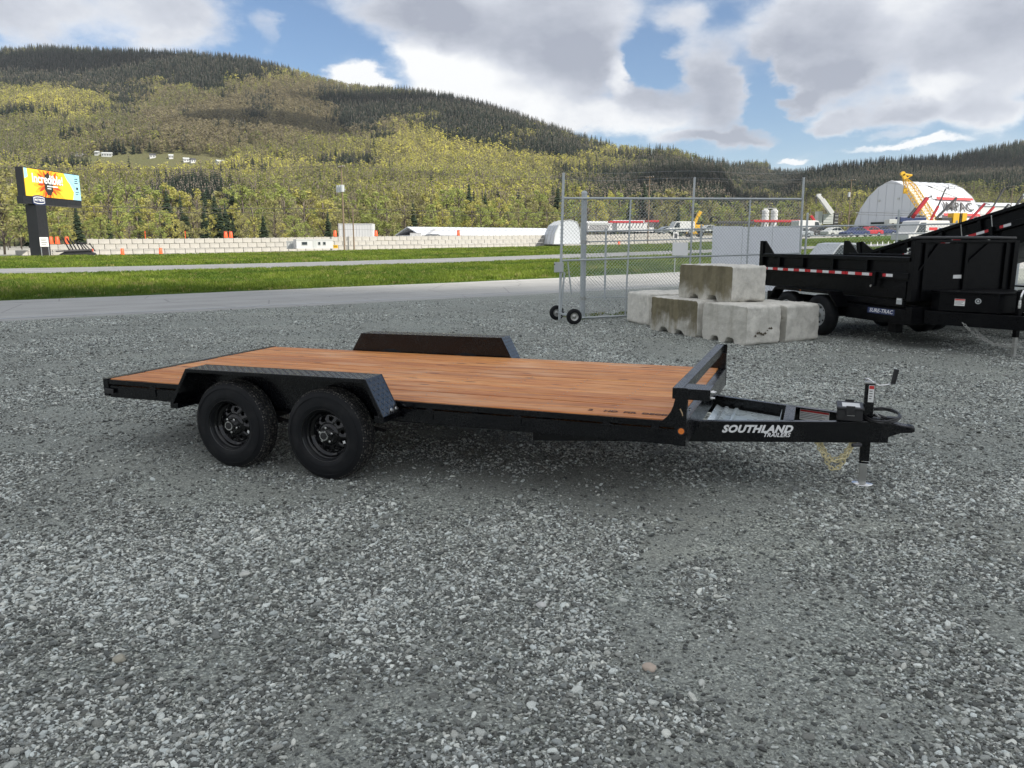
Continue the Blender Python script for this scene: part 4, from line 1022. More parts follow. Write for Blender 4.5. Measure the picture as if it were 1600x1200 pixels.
# safety chains, link by link
mb = MB()
def chain(mb, pts, link=.038, wr=.0056, wid=.014):
    P = [Vector(p) for p in pts]; seg = []; 
    dense = []
    for i in range(len(P)-1):
        for k in range(20): dense.append(P[i].lerp(P[i+1], k/20))
    dense.append(P[-1]); acc = 0; last = dense[0]; pos = [(dense[0], (dense[1]-dense[0]).normalized())]
    for q in dense[1:]:
        acc += (q-last).length
        if acc > link*.72: pos.append((q, (q-last).normalized())); acc = 0
        last = q
    for i, (c_, d_) in enumerate(pos):
        up = Vector((0, 0, 1)) if abs(d_.z) < .9 else Vector((1, 0, 0)); s_ = d_.cross(up).normalized(); u_ = s_.cross(d_)
        ang = (PI/2 if i % 2 else 0)+random.uniform(-.5, .5); e = s_*math.cos(ang)+u_*math.sin(ang); hl = link/2-wid
        rp = [c_+d_*(hl+wid*math.cos(a))+e*wid*math.sin(a) for a in (-1.57, -.8, 0, .8, 1.57)]+[c_-d_*(hl+wid*math.cos(a))-e*wid*math.sin(a) for a in (-1.57, -.8, 0, .8, 1.57)]
        mb.tube([tuple(p) for p in rp], wr, 5, closed=True)
def sag(a, b, low, n=12):
    a, b = Vector(a), Vector(b); return [tuple(a.lerp(b, t)+Vector((0, 0, -4*low*t*(1-t)))) for t in [i/n for i in range(n+1)]]
for k, (a, b, lw) in enumerate((((5.955, 1.02, .36), (6.235, 1.05, .36), .17), ((5.97, 1.20, .36), (6.24, 1.22, .36), .20), ((5.99, 1.09, .36), (6.21, 1.08, .34), .235))):
    mb = MB(); chain(mb, sag(a, b, lw)); part(mb, 'safety_chain', MAT['goldzinc'], bevel=0, shear=False)
mb = MB(); mb.cyl((6.21, 1.0, .335), (6.27, 1.03, .335), .014, 10); part(mb, 'chain_hook', MAT['dkgrey'], bevel=0, shear=False)
# manifest plate on the frame, wiring under the deck
mb = MB(); mb.tube([(x, .03+.01*math.sin(x*3), .455+.012*math.sin(x*5)) for x in np.arange(3.1, 5.0, .12)], .006, 6); part(mb, 'wiring_loom', MAT['plastic'], bevel=0)
# ------------------------------------------------------------------ concrete blocks
def rough_mods(o, vox=.026, amp=.05, size=.35):
    r = o.modifiers.new('remesh', 'REMESH'); r.mode = 'VOXEL'; r.voxel_size = vox; r.use_smooth_shade = True
    s_ = o.modifiers.new('soften', 'SMOOTH'); s_.factor = .5; s_.iterations = 2
    for nm, sz, st in (('big', size, amp), ('small', .07, amp*.5)):
        tx = bpy.data.textures.new('lump_'+nm, 'CLOUDS'); tx.noise_scale = sz; tx.noise_depth = 3
        d_ = o.modifiers.new('wear_'+nm, 'DISPLACE'); d_.texture = tx; d_.texture_coords = 'GLOBAL'; d_.strength = st; d_.mid_level = .5
def block(corner, A, L_, Wd, z0, h, label, notch=True, name='concrete_block', stain=1.0):
    """corner: near corner on the ground; A: long direction going back; width runs to the right of it"""
    a = Vector((A[0], A[1], 0)).normalized(); b = Vector((a.y, -a.x, 0)); mb = MB()
    c = .035
    if notch: prof = [(c, 0), (L_*.26, 0), (L_*.30, .10), (L_*.42, .10), (L_*.46, 0), (L_*.60, 0), (L_*.64, .09), (L_*.76, .10), (L_*.80, 0), (L_-c, 0), (L_, c), (L_, h-c), (L_-c, h), (c, h), (0, h-c), (0, c)]
    else: prof = [(c, 0), (L_-c, 0), (L_, c), (L_, h-c), (L_-c, h), (c, h), (0, h-c), (0, c)]
    # local x along the right-hand width (negated), so that +y of the object is the stained long side
    mb.prism(prof, 'y', 0, Wd)
    o = mb.build(name, MAT['concrete']); rough_mods(o)
    Mx = Matrix(((a.x, b.x, 0, corner[0]), (a.y, b.y, 0, corner[1]), (0, 0, 1, z0), (0, 0, 0, 1)))
    # keep the frame right-handed: flip the width axis in the mesh
    for v in o.data.vertices: v.co.y = -v.co.y
    o.data.flip_normals()
    Mx = Matrix(((a.x, -b.x, 0, corner[0]), (a.y, -b.y, 0, corner[1]), (0, 0, 1, z0), (0, 0, 0, 1)))
    o.matrix_world = Mx
    o['stain'] = stain
    return tag(o, label, 'concrete block', 'cast concrete blocks heaped beside the gate')
block((2.93, 16.50), (.93, .30), 1.5, .0-1.05, 0, .69, 'grey concrete block at the far left end of the bottom row, beside the gate', False, stain=.75)
block((3.475, 14.45), (-.41, .91), 1.52, .80, 0, .69, 'moss stained concrete block second from left in the bottom row')
block((4.06, 13.28), (-.45, .893), 1.16, .80, 0, .69, 'clean pale grey concrete block nearest the viewer, with a scarred end', stain=.08)
_b3 = [o for o in COL.objects if o.name == 'concrete_block.002'][0]
mb = MB(); random.seed(5)
for k in range(9):
    x = -.20-.045*k; z = .17+.035*math.sin(k*1.1)+.012*k; r_ = random.uniform(.018, .04)
    mb.add([(-.012, x-r_, z-.01), (-.016, x, z-r_*.6), (-.012, x+r_, z), (-.016, x, z+r_*.7), (-.024, x, z)], [(0, 1, 4), (1, 2, 4), (2, 3, 4), (3, 0, 4)])
mb.build('scar', plain('exposed_brown_aggregate', (.10, .085, .06), .9, nscale=50, var=.5), _b3); random.seed(9)
block((4.90, 13.72), (-.52, .85), 1.3, .90, 0, .67, 'pale concrete block at the right end of the bottom row, beside the tyre', stain=.1)
block((4.02, 14.18), (-.455, .89), 1.50, .84, .685, .665, 'concrete block lying on top of the heap, long side stained brown')

# ------------------------------------------------------------------ gate and fence
GT = MAT['galvtube']
def col_k(u, v=380): return at(u, v, 1.0).x
_L = at(873.5, 499, 17.75); _Rg = at(1252, 400, 20.0)
def on_line(u, v, A, B):
    d_ = RIGHT*((u-800)/FPX) + UP*((600-v)/FPX) + FWD
    k = d_.x/d_.y; m_ = (B.x-A.x)/(B.y-A.y); Y = (A.x-m_*A.y)/(k-m_); return at(u, v, Y)
def gpt(u, v): return on_line(u, v, _L, _Rg)
def mesh_link(mb, A, B, zb, zt, sp=.085, r=.0021, off=None):
    """two families of diagonal wires filling the panel between A and B"""
    d_ = Vector((B.x-A.x, B.y-A.y, 0)); Ln = d_.length; d_.normalize(); n_ = Vector((-d_.y, d_.x, 0))*.004
    for fam in (1, -1):
        k = -3.2
        while k < Ln+3.2:
            pts = []
            def Z(s_, which): return (zb if which == 0 else zt)[0]+((zb if which == 0 else zt)[1]-(zb if which == 0 else zt)[0])*s_/Ln
            a = k; hh = zt[0]-zb[0]
            x0, x1 = a, a+fam*hh
            ta, tb = 0.0, 1.0
            if x1 != x0:
                t0, t1 = (0-x0)/(x1-x0), (Ln-x0)/(x1-x0); lo, hi = min(t0, t1), max(t0, t1); ta, tb = max(ta, lo), min(tb, hi)
            if tb-ta > .02:
                def Pt(t): s_ = x0+(x1-x0)*t; return Vector((A.x, A.y, 0))+d_*s_+Vector((0, 0, Z(s_, 0)+(Z(s_, 1)-Z(s_, 0))*t))+n_*fam
                mb.cyl(Pt(ta), Pt(tb), r, 3, cap=False)
            k += sp
gate = empty('rolling_gate', (_L.x, _L.y, 0), 0, 'tall galvanised chain link gate with a wheeled end, standing open behind the concrete blocks', 'gate')
def gp_(mb, name, mat=GT, kind=None, parent=gate, bevel=0):
    l = parent.location
    mb.v = [(x-l.x, y-l.y, z-l.z) for x, y, z in mb.v]; o = mb.build(name, mat, parent, bevel=bevel)
    if kind: o['kind'] = kind
    return o
def pipe(u0, v0, u1, v1, r, name, fn=gpt):
    mb = MB(); mb.cyl(fn(u0, v0), fn(u1, v1), r, 12); return gp_(mb, name)
pipe(874, 500, 880.7, 270, .030, 'end_post'); pipe(880.5, 309.7, 1252, 311, .026, 'top_rail'); pipe(878, 407, 1250, 395.5, .024, 'middle_rail'); pipe(902, 497, 1247, 481, .026, 'bottom_rail')
pipe(985.7, 311, 977, 493, .021, 'upright'); pipe(1085.5, 277, 1074, 489, .025, 'upright'); pipe(1172.5, 311, 1163, 485, .021, 'upright'); pipe(1256, 277, 1245, 483, .028, 'upright')
pipe(887, 409, 893, 460, .018, 'brace'); pipe(882, 425, 876, 490, .022, 'brace')
for z_ in (.28, .44):
    mb = MB(); a = gpt(880.7, 280); b = gpt(1256, 280); pts = [a.lerp(b, i/20)+Vector((0, 0, z_-.28-.03*math.sin(i/20*PI*3))) for i in range(21)]; mb.tube(pts, .0022, 4); gp_(mb, 'barbed_wire')
mb = MB(); tL, tR = gpt(880, 309.7), gpt(1252, 311); mesh_link(mb, _L, Vector((tR.x, tR.y, 0)), (.08, .08), (tL.z, tR.z), .088, .0036); gp_(mb, 'chain_link', GT, 'stuff')
for (u, v, dy) in ((870, 488, .12), (897, 497, -.55)):
    c_ = at(u, v, 17.75+dy*1.0 if dy > 0 else 16.9); c_.z = .17
    w = empty('gate_wheel', c_-gate.location, 0, parent=gate); w.rotation_euler = (0, 0, R(12))
    mb = MB(); mb.lathe([(-.035, .09), (-.045, .13), (-.035, .16), (-.02, .172), (.02, .172), (.035, .16), (.045, .13), (.035, .09)], 28); mb.build('tyre', MAT['tyre'], w)
    mb = MB(); mb.lathe([(-.03, .092), (-.012, .08), (-.012, .03), (-.03, .022), (-.032, .001)], 24); mb.lathe([(.03, .092), (.012, .08), (.012, .001)], 24); mb.build('rim', MAT['zinc'], w)
mb = MB(); a = at(870, 488, 17.87); b = at(897, 497, 16.9); a.z = b.z = .17; mb.cyl(a, b, .014, 10); mb.beam((_L.x, _L.y-.02, .17), (b.x-.02, b.y+.1, .17), .04, .04); gp_(mb, 'wheel_axle')
mb = MB(); p = gpt(872.5, 417.5); mb.box(p.x-.10, p.x+.115, p.y-.06, p.y-.03, p.z-.115, p.z+.115); gp_(mb, 'latch_plate', MAT['ltgrey'], bevel=.006)
mb = MB(); p = gpt(866, 413); mb.cyl((p.x, p.y-.065, p.z), (p.x, p.y-.05, p.z), .014, 10); gp_(mb, 'key_hole', MAT['plastic'])
mb = MB(); a = gpt(1050.5, 379); b = gpt(1072, 399); mb.box(a.x, b.x, a.y-.04, a.y-.034, b.z, a.z); s_ = gp_(mb, 'blank_sign', MAT['white']); s_['label'] = 'square white sign wired to the gate mesh'
p = on_line(911, 496, _L, _Rg)
post = empty('gate_post', (p.x, p.y+.15, 0), 0, 'thick galvanised round post behind the wheeled end of the gate', 'post')
mb = MB(); mb.cyl((0, 0, -.1), (0, 0, at(911, 303, p.y+.15).z), .066, 24); mb.build('pipe', GT, post)
mb = MB(); mb.lathe([(0, .072), (.03, .07), (.06, .045), (.08, .001)], 24, axis='z', M=Matrix.Translation((0, 0, at(911, 303, p.y+.15).z))); mb.build('post_cap', GT, post)
for v in (378, 466): mb = MB(); z_ = at(911, v, p.y+.15).z; mb.cyl((0, 0, z_-.04), (0, 0, z_+.04), .075, 20); mb.box(.05, .14, -.03, .03, z_-.02, z_+.02); mb.build('hinge_band', MAT['zinc'], post)
# the low fence behind
F0 = at(913, 464, 24.0); F1 = at(1640, 460, 24.6)
fen = empty('chain_link_fence', (F0.x, F0.y, 0), 0, 'long chain link fence behind the gate, running right behind the dump trailers', 'fence')
def fpt(u, v): return on_line(u, v, F0, F1)
def fpart(mb, name, mat=GT, kind=None): return gp_(mb, name, mat, kind, fen)
for (v0, v1, v2, nm, r_) in ((362, 354, 347.5, 'top_rail', .024), (378, 369, 361, 'middle_rail', .018), (465, 461, 458, 'bottom_rail', .018)):
    mb = MB(); mb.tube([fpt(914, v0), fpt(1250, v1), fpt(1625, v2)], r_, 8); fpart(mb, nm)
for (u, vt) in ((947, 358), (1096, 352), (1180, 354), (1262, 334), (1405, 328), (1495, 346), (1600, 340)):
    mb = MB(); a = fpt(u, vt); mb.cyl((a.x, a.y, -.05), a, .032, 12); mb.lathe([(0, .034), (.03, .02), (.035, .001)], 12, axis='z', M=Matrix.Translation(a)); fpart(mb, 'fence_post')
mb = MB(); mesh_link(mb, F0, Vector((fpt(1625, 400).x, fpt(1625, 400).y, 0)), (.05, .07), (fpt(914, 362).z, fpt(1625, 347.5).z), .10, .0036); fpart(mb, 'chain_link', GT, 'stuff')
a, b = at(1113, 353.5, 24.1), at(1249.5, 413, 24.1)
wp = empty('white_screen', ((a.x+b.x)/2, 24.05, 0), 0, 'large plain white panel standing against the fence behind the gate, left of the dump trailer', 'panel')
wdt = (b.x-a.x); n = 3
for i in range(n):
    mb = MB(); x0 = -wdt/2+i*wdt/n; mb.box(x0+.006, x0+wdt/n-.006, -.02, .02, .25, a.z-.02*i); mb.build('panel', MAT['screen'], wp, bevel=.004)
for x in (-wdt/2+.05, wdt/2-.05): mb = MB(); mb.box(x-.03, x+.03, .022, .07, 0, a.z-.1); mb.build('leg', MAT['ltgrey'], wp)
# framed notice on a stake beyond the gate
p = at(1056, 368.5, 40); q0 = empty('framed_notice', (p.x, 40, H(p.x, 40)), 0, 'small white framed notice on a stake seen through the gate mesh', 'sign')
gz = H(p.x, 40); mb = MB(); mb.box(-.13, .13, -.02, .02, p.z-.18-gz, p.z+.18-gz); mb.build('frame', MAT['white'], q0)
mb = MB(); mb.box(-.08, .08, -.026, -.021, p.z-.12-gz, p.z+.12-gz); mb.build('notice', MAT['dkgrey'], q0); mb = MB(); mb.box(-.02, .02, -.01, .01, -.1, p.z-.18-gz); mb.build('stake', MAT['galv'], q0)

# ------------------------------------------------------------------ dump trailers
DF_ = Vector((.256, -.967, 0)).normalized(); DS_ = Vector((-DF_.y, DF_.x, 0)); DYAW = math.atan2(DF_.y, DF_.x)
def dump_trailer(o0, tilt, label, first=True):
    T_ = empty('dump_trailer', (o0[0], o0[1], 0), DYAW, label, 'trailer', 'black dump trailers parked in a row')
    L_, Wd = 4.36, 2.08; B = MAT['dump']
    def dl(u, v, y=0.0):
        """local x, z of a spot on the trailer's near side"""
        d_ = RIGHT*((u-800)/FPX) + UP*((600-v)/FPX) + FWD; n_ = DS_; P0 = Vector((o0[0], o0[1], 0))+DS_*y
        t_ = (P0-Vector((0, 0, CAMH))).dot(n_)/d_.dot(n_); P_ = Vector((0, 0, CAMH))+d_*t_; return (P_-P0).dot(DF_), P_.z
    ct, st2 = math.cos(tilt), math.sin(tilt); hz, hx = .86, .05
    def tl(p): x, y, z = p[0]-hx, p[1], p[2]-hz; return (hx+x*ct-z*st2, y, hz+x*st2+z*ct)
    bed = empty('dump_bed', parent=T_)
    def bp(mb, name, mat=B, bevel=.004): mb.shear(tl); return mb.build(name, mat, bed, bevel=bevel)
    mb = MB(); mb.box(0, L_, .02, Wd-.02, .84, .90); bp(mb, 'bed_floor')
    for y0_, y1_, s_ in ((0, .03, -1), (Wd-.03, Wd, 1)):
        mb = MB(); mb.box(.02, L_-.02, y0_+.012 if s_ < 0 else y0_, y1_ if s_ < 0 else y1_-.012, .84, 1.46); bp(mb, 'side_panel', bevel=.002)
        ya, yb = (y0_-.055, y0_+.035) if s_ < 0 else (y1_-.035, y1_+.055)
        mb = MB(); mb.box(0, L_, ya, yb, 1.462, 1.528); bp(mb, 'top_rail')
        yb2 = y0_ if s_ < 0 else y1_
        mb = MB(); mb.box(0, L_, min(yb2, yb2+s_*.045), max(yb2, yb2+s_*.045), 1.155, 1.265); bp(mb, 'side_rib_rail')
        for x in (.62, 1.42, 2.35, 3.28):
            mb = MB(); mb.box(x, x+.075, min(yb2+s_*.001, yb2+s_*.05), max(yb2+s_*.001, yb2+s_*.05), 1.267, 1.46); bp(mb, 'side_stake')
        n = 19; xa, xb = .08, L_-.75
        for i in range(n):
            x0 = xa+(xb-xa)*i/n; mb = MB(); yy0 = yb2+s_*.0462; mb.box(x0, x0+(xb-xa)/n-.0005, min(yy0, yy0+s_*.0012), max(yy0, yy0+s_*.0012), 1.19, 1.24)
            bp(mb, 'reflective_tape', MAT['refl_red'] if i % 2 == 0 else MAT['refl_white'], 0)
        mb = MB(); mb.box(L_-.52, L_-.36, min(yy0, yy0+s_*.0012), max(yy0, yy0+s_*.0012), 1.19, 1.24); bp(mb, 'reflective_tape', MAT['refl_white'], 0)
        mb = MB(); mb.box(L_-.60, L_-.521, min(yy0, yy0+s_*.0012), max(yy0, yy0+s_*.0012), 1.19, 1.24); bp(mb, 'reflective_tape', MAT['refl_red'], 0)
        # rear corner post with its raking plate
        mb = MB(); mb.box(-.06, .06, min(yb2, yb2+s_*.06), max(yb2, yb2+s_*.06), .84, 1.80); bp(mb, 'corner_post')
        mb = MB(); mb.prism([(.062, 1.53), (.062, 1.80), (.10, 1.80), (.42, 1.53)], 'y', min(yb2, yb2+s_*.03), max(yb2, yb2+s_*.03)); bp(mb, 'corner_gusset', bevel=.002)
        mb = MB(); mb.cyl((-.09, yb2, 1.36), (.02, yb2, 1.36), .035, 10); mb.cyl((-.09, yb2, .95), (.02, yb2, .95), .035, 10); bp(mb, 'door_hinge', MAT['dkgrey'])
        mb = MB(); mb.prism([(L_-.9, .84), (L_-.05, .84), (L_-.05, 1.12)], 'y', min(yb2+s_*.002, yb2+s_*.03), max(yb2+s_*.002, yb2+s_*.03)); bp(mb, 'front_gusset', bevel=.002)
        mb = MB(); mb.box(L_-.80, L_-.72, min(yb2+s_*.05, yb2+s_*.10), max(yb2+s_*.05, yb2+s_*.10), 1.02, 1.26); mb.cyl((L_-.76, yb2+s_*.06, 1.02), (L_-.76, yb2+s_*.13, 1.02), .018, 10); bp(mb, 'tarp_latch')
        mb = MB(); mb.cyl((L_-.76, yb2+s_*.131, 1.02), (L_-.76, yb2+s_*.145, 1.02), .02, 10); bp(mb, 'latch_pin', MAT['chrome'])
        if tilt > .01:
            for x in (2.9, 3.6): mb = MB(); mb.box(x, x+.02, min(yb2+s_*.051, yb2+s_*.058), max(yb2+s_*.051, yb2+s_*.058), 1.22, 1.48); bp(mb, 'zip_strap', MAT['zinc'])
    for k in (0, 1):
        mb = MB(); y0_ = .02+k*(Wd/2-.02); mb.box(-.05, -.01, y0_+.01, y0_+Wd/2-.04, .9, 1.5); bp(mb, 'barn_door')
    # bulkhead
    mb = MB(); mb.box(L_+.001, L_+.03, .03, Wd-.03, .80, 1.76); bp(mb, 'bulkhead_sheet')
    for y in (-.03, Wd-.07): mb = MB(); mb.box(L_-.02, L_+.075, y, y+.10, .80, 1.80); bp(mb, 'bulkhead_post')
    mb = MB(); mb.box(L_-.02, L_+.075, .071, Wd-.071, 1.765, 1.81); bp(mb, 'bulkhead_top_rail')
    for y in (Wd*.5-.03, .18, Wd-.24): mb = MB(); mb.box(L_+.031, L_+.07, y, y+.06, .82, 1.76); bp(mb, 'bulkhead_rib')
    for (ya, za, yb_, zb) in ((.10, 1.30, .45, 1.74), (Wd*.5+.05, 1.45, Wd*.5+.42, 1.74)):
        mb = MB(); mb.beam((L_+.05, ya, za), (L_+.05, yb_, zb), .03, .03, up=(1, 0, 0)); bp(mb, 'bulkhead_brace')
    mb = MB(); mb.tube([(L_-.02, -.035, 1.84), (L_+.02, .4, 1.845), (L_+.02, Wd-.4, 1.845), (L_-.02, Wd+.03, 1.84)], .03, 10); bp(mb, 'tarp_roll', MAT['plastic'])
    for z in (1.60, 1.66): mb = MB(); mb.cyl((L_-.03, -.035, z), (L_-.03, -.075, z), .022, 10); bp(mb, 'tarp_spring', MAT['chrome'])
    mb = MB(); mb.box(L_+.0305, L_+.0315, Wd*.40, Wd*.40+.17, 1.17, 1.23); bp(mb, 'small_label', MAT['label'], 0)
    # chassis
    def cp_(mb, name, mat=B, bevel=.004): return mb.build(name, mat, T_, bevel=bevel)
    for y in (.12, Wd-.20): mb = MB(); mb.box(.05, L_+.02, y, y+.08, .40, .72); cp_(mb, 'chassis_rail')
    mb = MB(); mb.box(2.85, L_, -.02, .10, .40, .66); cp_(mb, 'side_sill')
    mb = MB(); mb.box(2.7, L_-.1, -.005, .05, .70, .80); cp_(mb, 'pump_cover')
    mb = MB(); mb.box(L_-.02, L_+.12, -.02, Wd+.02, .42, .70); cp_(mb, 'front_sill')
    mb = MB(); mb.box(L_-.45, L_-.25, .02, .16, .24, .398); cp_(mb, 'bed_prop')
    x1, x2 = WXS
    for x in (x1, x2):
        for y in (-.24, Wd+.24):
            w = empty('wheel', (x, y, .395), 0, parent=T_); w.rotation_euler = (0, random.uniform(0, 6), PI if y > 1 else 0)
            mb = MB(); mb.lathe([(.02, .22), (.006, .25), (.0, .30), (.008, .345), (.024, .375), (.04, .392), (.19, .392), (.206, .375), (.222, .345), (.23, .3), (.21, .21), (.02, .21)], 48, closed=True); mb.build('tyre', MAT['tyre'], w)
            mb = MB(); mb.lathe([(.025, .222), (.012, .214), (.02, .206), (.05, .198), (.07, .18), (.085, .165), (.075, .12), (.06, .085), (.06, .05)], 40); mb.build('rim', MAT['ltgrey'], w)
            mb = MB(); mb.cyl((0, .075, 0), (0, -.015, 0), .05, 20); mb.build('hub', MAT['zinc'], w)
            for k in range(8):
                mb = MB(); a = 2*PI*k/8; mb.cyl((.14*math.cos(a), .077, .14*math.sin(a)), (.14*math.cos(a), .069, .14*math.sin(a)), .020, 10); mb.build('rim_hole', MAT['plastic'], w)
        mb = MB(); mb.cyl((x, -.1, .39), (x, Wd+.1, .39), .04, 12); cp_(mb, 'axle', MAT['matt'], 0)
    for y0_, y1_ in ((-.27, -.002), (Wd+.002, Wd+.27)):
        pr_ = [(x1-.62, .60), (x1-.36, .86), (x2+.36, .86), (x2+.62, .60)]; fd = empty('fender', parent=T_)
        for a, b in zip(pr_[:-1], pr_[1:]):
            mb = MB(); mb.beam((a[0], (y0_+y1_)/2, a[1]), (b[0], (y0_+y1_)/2, b[1]), y1_-y0_, .008); mb.build('fender_sheet', B, fd)
        lip = [(x, z) for x, z in pr_]; low = [(x1-.58, .60), (x1-.34, .815), (x2+.34, .815), (x2+.58, .60)]; yo = y0_-.006 if y0_ < 0 else y1_
        for i in range(3): mb = MB(); mb.prism([lip[i], lip[i+1], low[i+1], low[i]], 'y', yo, yo+.006); mb.build('fender_lip', B, fd)
        mb = MB(); mb.cyl(((x1+x2)/2, yo-.004, .838), ((x1+x2)/2, yo, .838), .012, 10); mb.build('marker_light', MAT['amber'], fd)
    # tongue, tool box, jack
    for s_ in (0, 1):
        y_ = .25 if not s_ else Wd-.25; mb = MB(); mb.beam((L_+.122, y_, .545), (L_+1.62, Wd/2+(-.06 if not s_ else .06), .545), .08, .22); cp_(mb, 'tongue_beam')
    mb = MB(); mb.beam((L_+1.6, Wd/2, .575), (L_+1.95, Wd/2, .575), .10, .10); mb.beam((L_+1.55, Wd/2, .60), (L_+1.7, Wd/2, .60), .20, .12); cp_(mb, 'coupler')
    tb = empty('tool_box', (L_+.16, Wd/2, .665), parent=T_)
    poly = [(0, -.72), (.16, -.72), (.86, -.26), (.86, .26), (.16, .72), (0, .72)]
    mb = MB(); mb.prism(poly, 'z', 0, .29); mb.build('box_body', B, tb, bevel=.006)
    poly2 = [(-.015, -.74), (.165, -.74), (.88, -.275), (.88, .275), (.165, .74), (-.015, .74)]
    mb = MB(); mb.prism(poly2, 'z', .2905, .325); mb.build('box_lid', B, tb, bevel=.008)
    if True:
        n_ = Vector((.46, -.70, 0)).normalized(); dd_ = Vector((.70, .46, 0)).normalized()
        base = Vector((.16, -.72, 0))
        decal(frame_M(base+dd_*.30+n_*.0012+Vector((0, 0, .15)), dd_, (0, 0, 1)), .15, .11, tb)
        mb = MB(); Mx = frame_M(base+dd_*.56+n_*.0012+Vector((0, 0, .18)), dd_, (0, 0, 1)); mb.lathe([(0, .045), (.002, .045), (.002, .030), (0, .030)], 20, axis='z', M=Mx); mb.cyl(Mx@Vector((0, 0, 0)), Mx@Vector((0, 0, .003)), .018, 12); mb.build('round_emblem', MAT['ltgrey'], tb)
        mb = MB(); mb.box(-.016, -.014, -.60, -.25, .08, .14); mb.build('side_label', MAT['label'], tb)
    jk_ = empty('jack', (L_+1.18, Wd/2-.02, 0), parent=T_)
    mb = MB(); mb.box(-.035, .035, -.035, .035, .30, 1.02); mb.build('outer_tube', B, jk_, bevel=.004)
    mb = MB(); mb.box(-.026, .026, -.026, .026, .02, .30); mb.build('inner_tube', MAT['zinc'], jk_); mb = MB(); mb.box(-.08, .08, -.08, .08, 0, .02); mb.build('foot_plate', MAT['zinc'], jk_, bevel=.006)
    mb = MB(); mb.tube([(-.09, .02, .98), (-.03, .04, 1.03), (.05, 0, 1.03), (.06, -.04, .98), (.06, -.06, .86)], .016, 8); mb.cyl((.06, -.06, .88), (.06, -.06, .76), .022, 10); mb.build('crank_handle', MAT['chrome'], jk_)
    for k, (a, b, lw) in enumerate((((L_+.75, .42, .49), (L_+1.7, Wd/2-.05, .50), .30), ((L_+.75, .55, .49), (L_+1.7, Wd/2+.05, .50), .34))):
        mb = MB(); chain(mb, sag(a, b, lw), link=.05, wr=.0048, wid=.016); cp_(mb, 'safety_chain', MAT['zinc'], 0)
    return T_, dl, bed, cp_, L_, Wd
def side_x(u, off=-.24):
    d_ = at(u, 480, 1.0); P0 = Vector((D0[0], D0[1], 0))+DS_*off; v0 = Vector((0, 0, 0)); k = d_.x
    # X = kY on the line P0 + t*DF_
    t_ = (k*P0.y-P0.x)/(DF_.x-k*DF_.y); return t_
D0 = (5.53, 17.17)
WXS = (side_x(1227), side_x(1277))
print('dump wheel x', WXS)
T1, dl, bed1, cp1, DL, DW = dump_trailer(D0, 0, 'black dump trailer with its bed down and striped side, right behind the concrete blocks')
# lettering on the near sill of the first trailer
x0, z0 = dl(1356, 482, -.02); x1_, z1_ = dl(1398, 485, -.02)
mb = MB(); mb.box(x0, x1_, -.0225, -.0212, .535, .635); lb = mb.build('name_label', MAT['navy'], T1)
place_text('SURE-TRAC', .092, MAT['white'], lb, frame_M(((x0+x1_)/2, -.0232, .585), (1, 0, 0), (0, 0, 1)), ext=.0006, shear=.2, offset=.001, fit=abs(x1_-x0)*.88)
for (u, v, w_, h_) in ((1405, 470, .13, .12),): x_, z_ = dl(u, v, -.006); mb = MB(); mb.box(x_-w_/2, x_+w_/2, -.0075, -.006, z_-h_/2, z_+h_/2); o = mb.build('grey_sticker', MAT['ltgrey'], T1); mb = MB(); mb.box(x_-w_/2+.01, x_+w_/2-.02, -.009, -.0078, z_+.01, z_+h_/2-.01); mb.build('print', MAT['white'], o)
D1 = Vector((D0[0], D0[1], 0))+DS_*2.75-DF_*.15
T2, dl2, bed2, cp2, _, _ = dump_trailer((D1.x, D1.y), R(13), 'black dump trailer at the right edge of the photo with its striped bed tipped up', False)
mb = MB(); mb.box(.13, .72, -.0012, 0, .10, .24)
n_ = Vector((.46, -.70, 0)).normalized(); dd_ = Vector((.70, .46, 0)).normalized(); base = Vector((DL+.32, DW/2-.72, .665))
Mx = frame_M(base+dd_*.40+n_*.0015+Vector((0, 0, .16)), dd_, (0, 0, 1)); mb = MB(); mb.box(-.30, .30, -.06, .06, 0, .0008, M=Mx); o = mb.build('name_label', MAT['navy'], T2)
place_text('SURE-TRAC', .10, MAT['white'], o, Matrix.Translation(n_*.0015)@Mx, ext=.0006, shear=.2, offset=.001, fit=.54)
mb = MB(); mb.tube([(DL+.10, .25, 1.6), (DL+.12, .22, 1.3), (DL+.13, .19, 1.0), (DL+.15, .17, .85)], .007, 6); mb.build('yellow_strap', plain('yellow_strap', (.45, .42, .10), .6), T2)

# ------------------------------------------------------------------ block wall beyond the highway
SW = 151.0; NWALL = 88
qa = sline(22, SW); qb = sline(1046, SW); wall = empty('block_wall', (qa.x, qa.y, 0), 0, 'long low wall of stacked pale concrete blocks across the highway', 'wall')
wd = Vector((qb.x-qa.x, qb.y-qa.y, 0)); WL = wd.length; wd.normalize(); wn_ = Vector((-wd.y, wd.x, 0)); bl = WL/NWALL; WH = .72
me = None
for kk in range(3):
    mb = MB(); mb.box(-bl/2+.03, bl/2-.03, -.36, .36, .012, WH-.03)
    if kk == 2: mb.box(-.09, .09, -.09, .09, WH-.029, WH+.05)
    m_ = mb.mesh('block', MAT['palecon']); bm = bmesh.new(); bm.from_mesh(m_); bmesh.ops.bevel(bm, geom=bm.edges[:], offset=.02, segments=1, affect='EDGES'); bm.to_mesh(m_); bm.free()
    if kk == 0: BM0 = m_
    if kk == 2: BM2 = m_
yawW = math.atan2(wd.y, wd.x)
def wall_base(i): P_ = Vector((qa.x, qa.y, 0))+wd*(i*bl); return H(P_.x, P_.y)
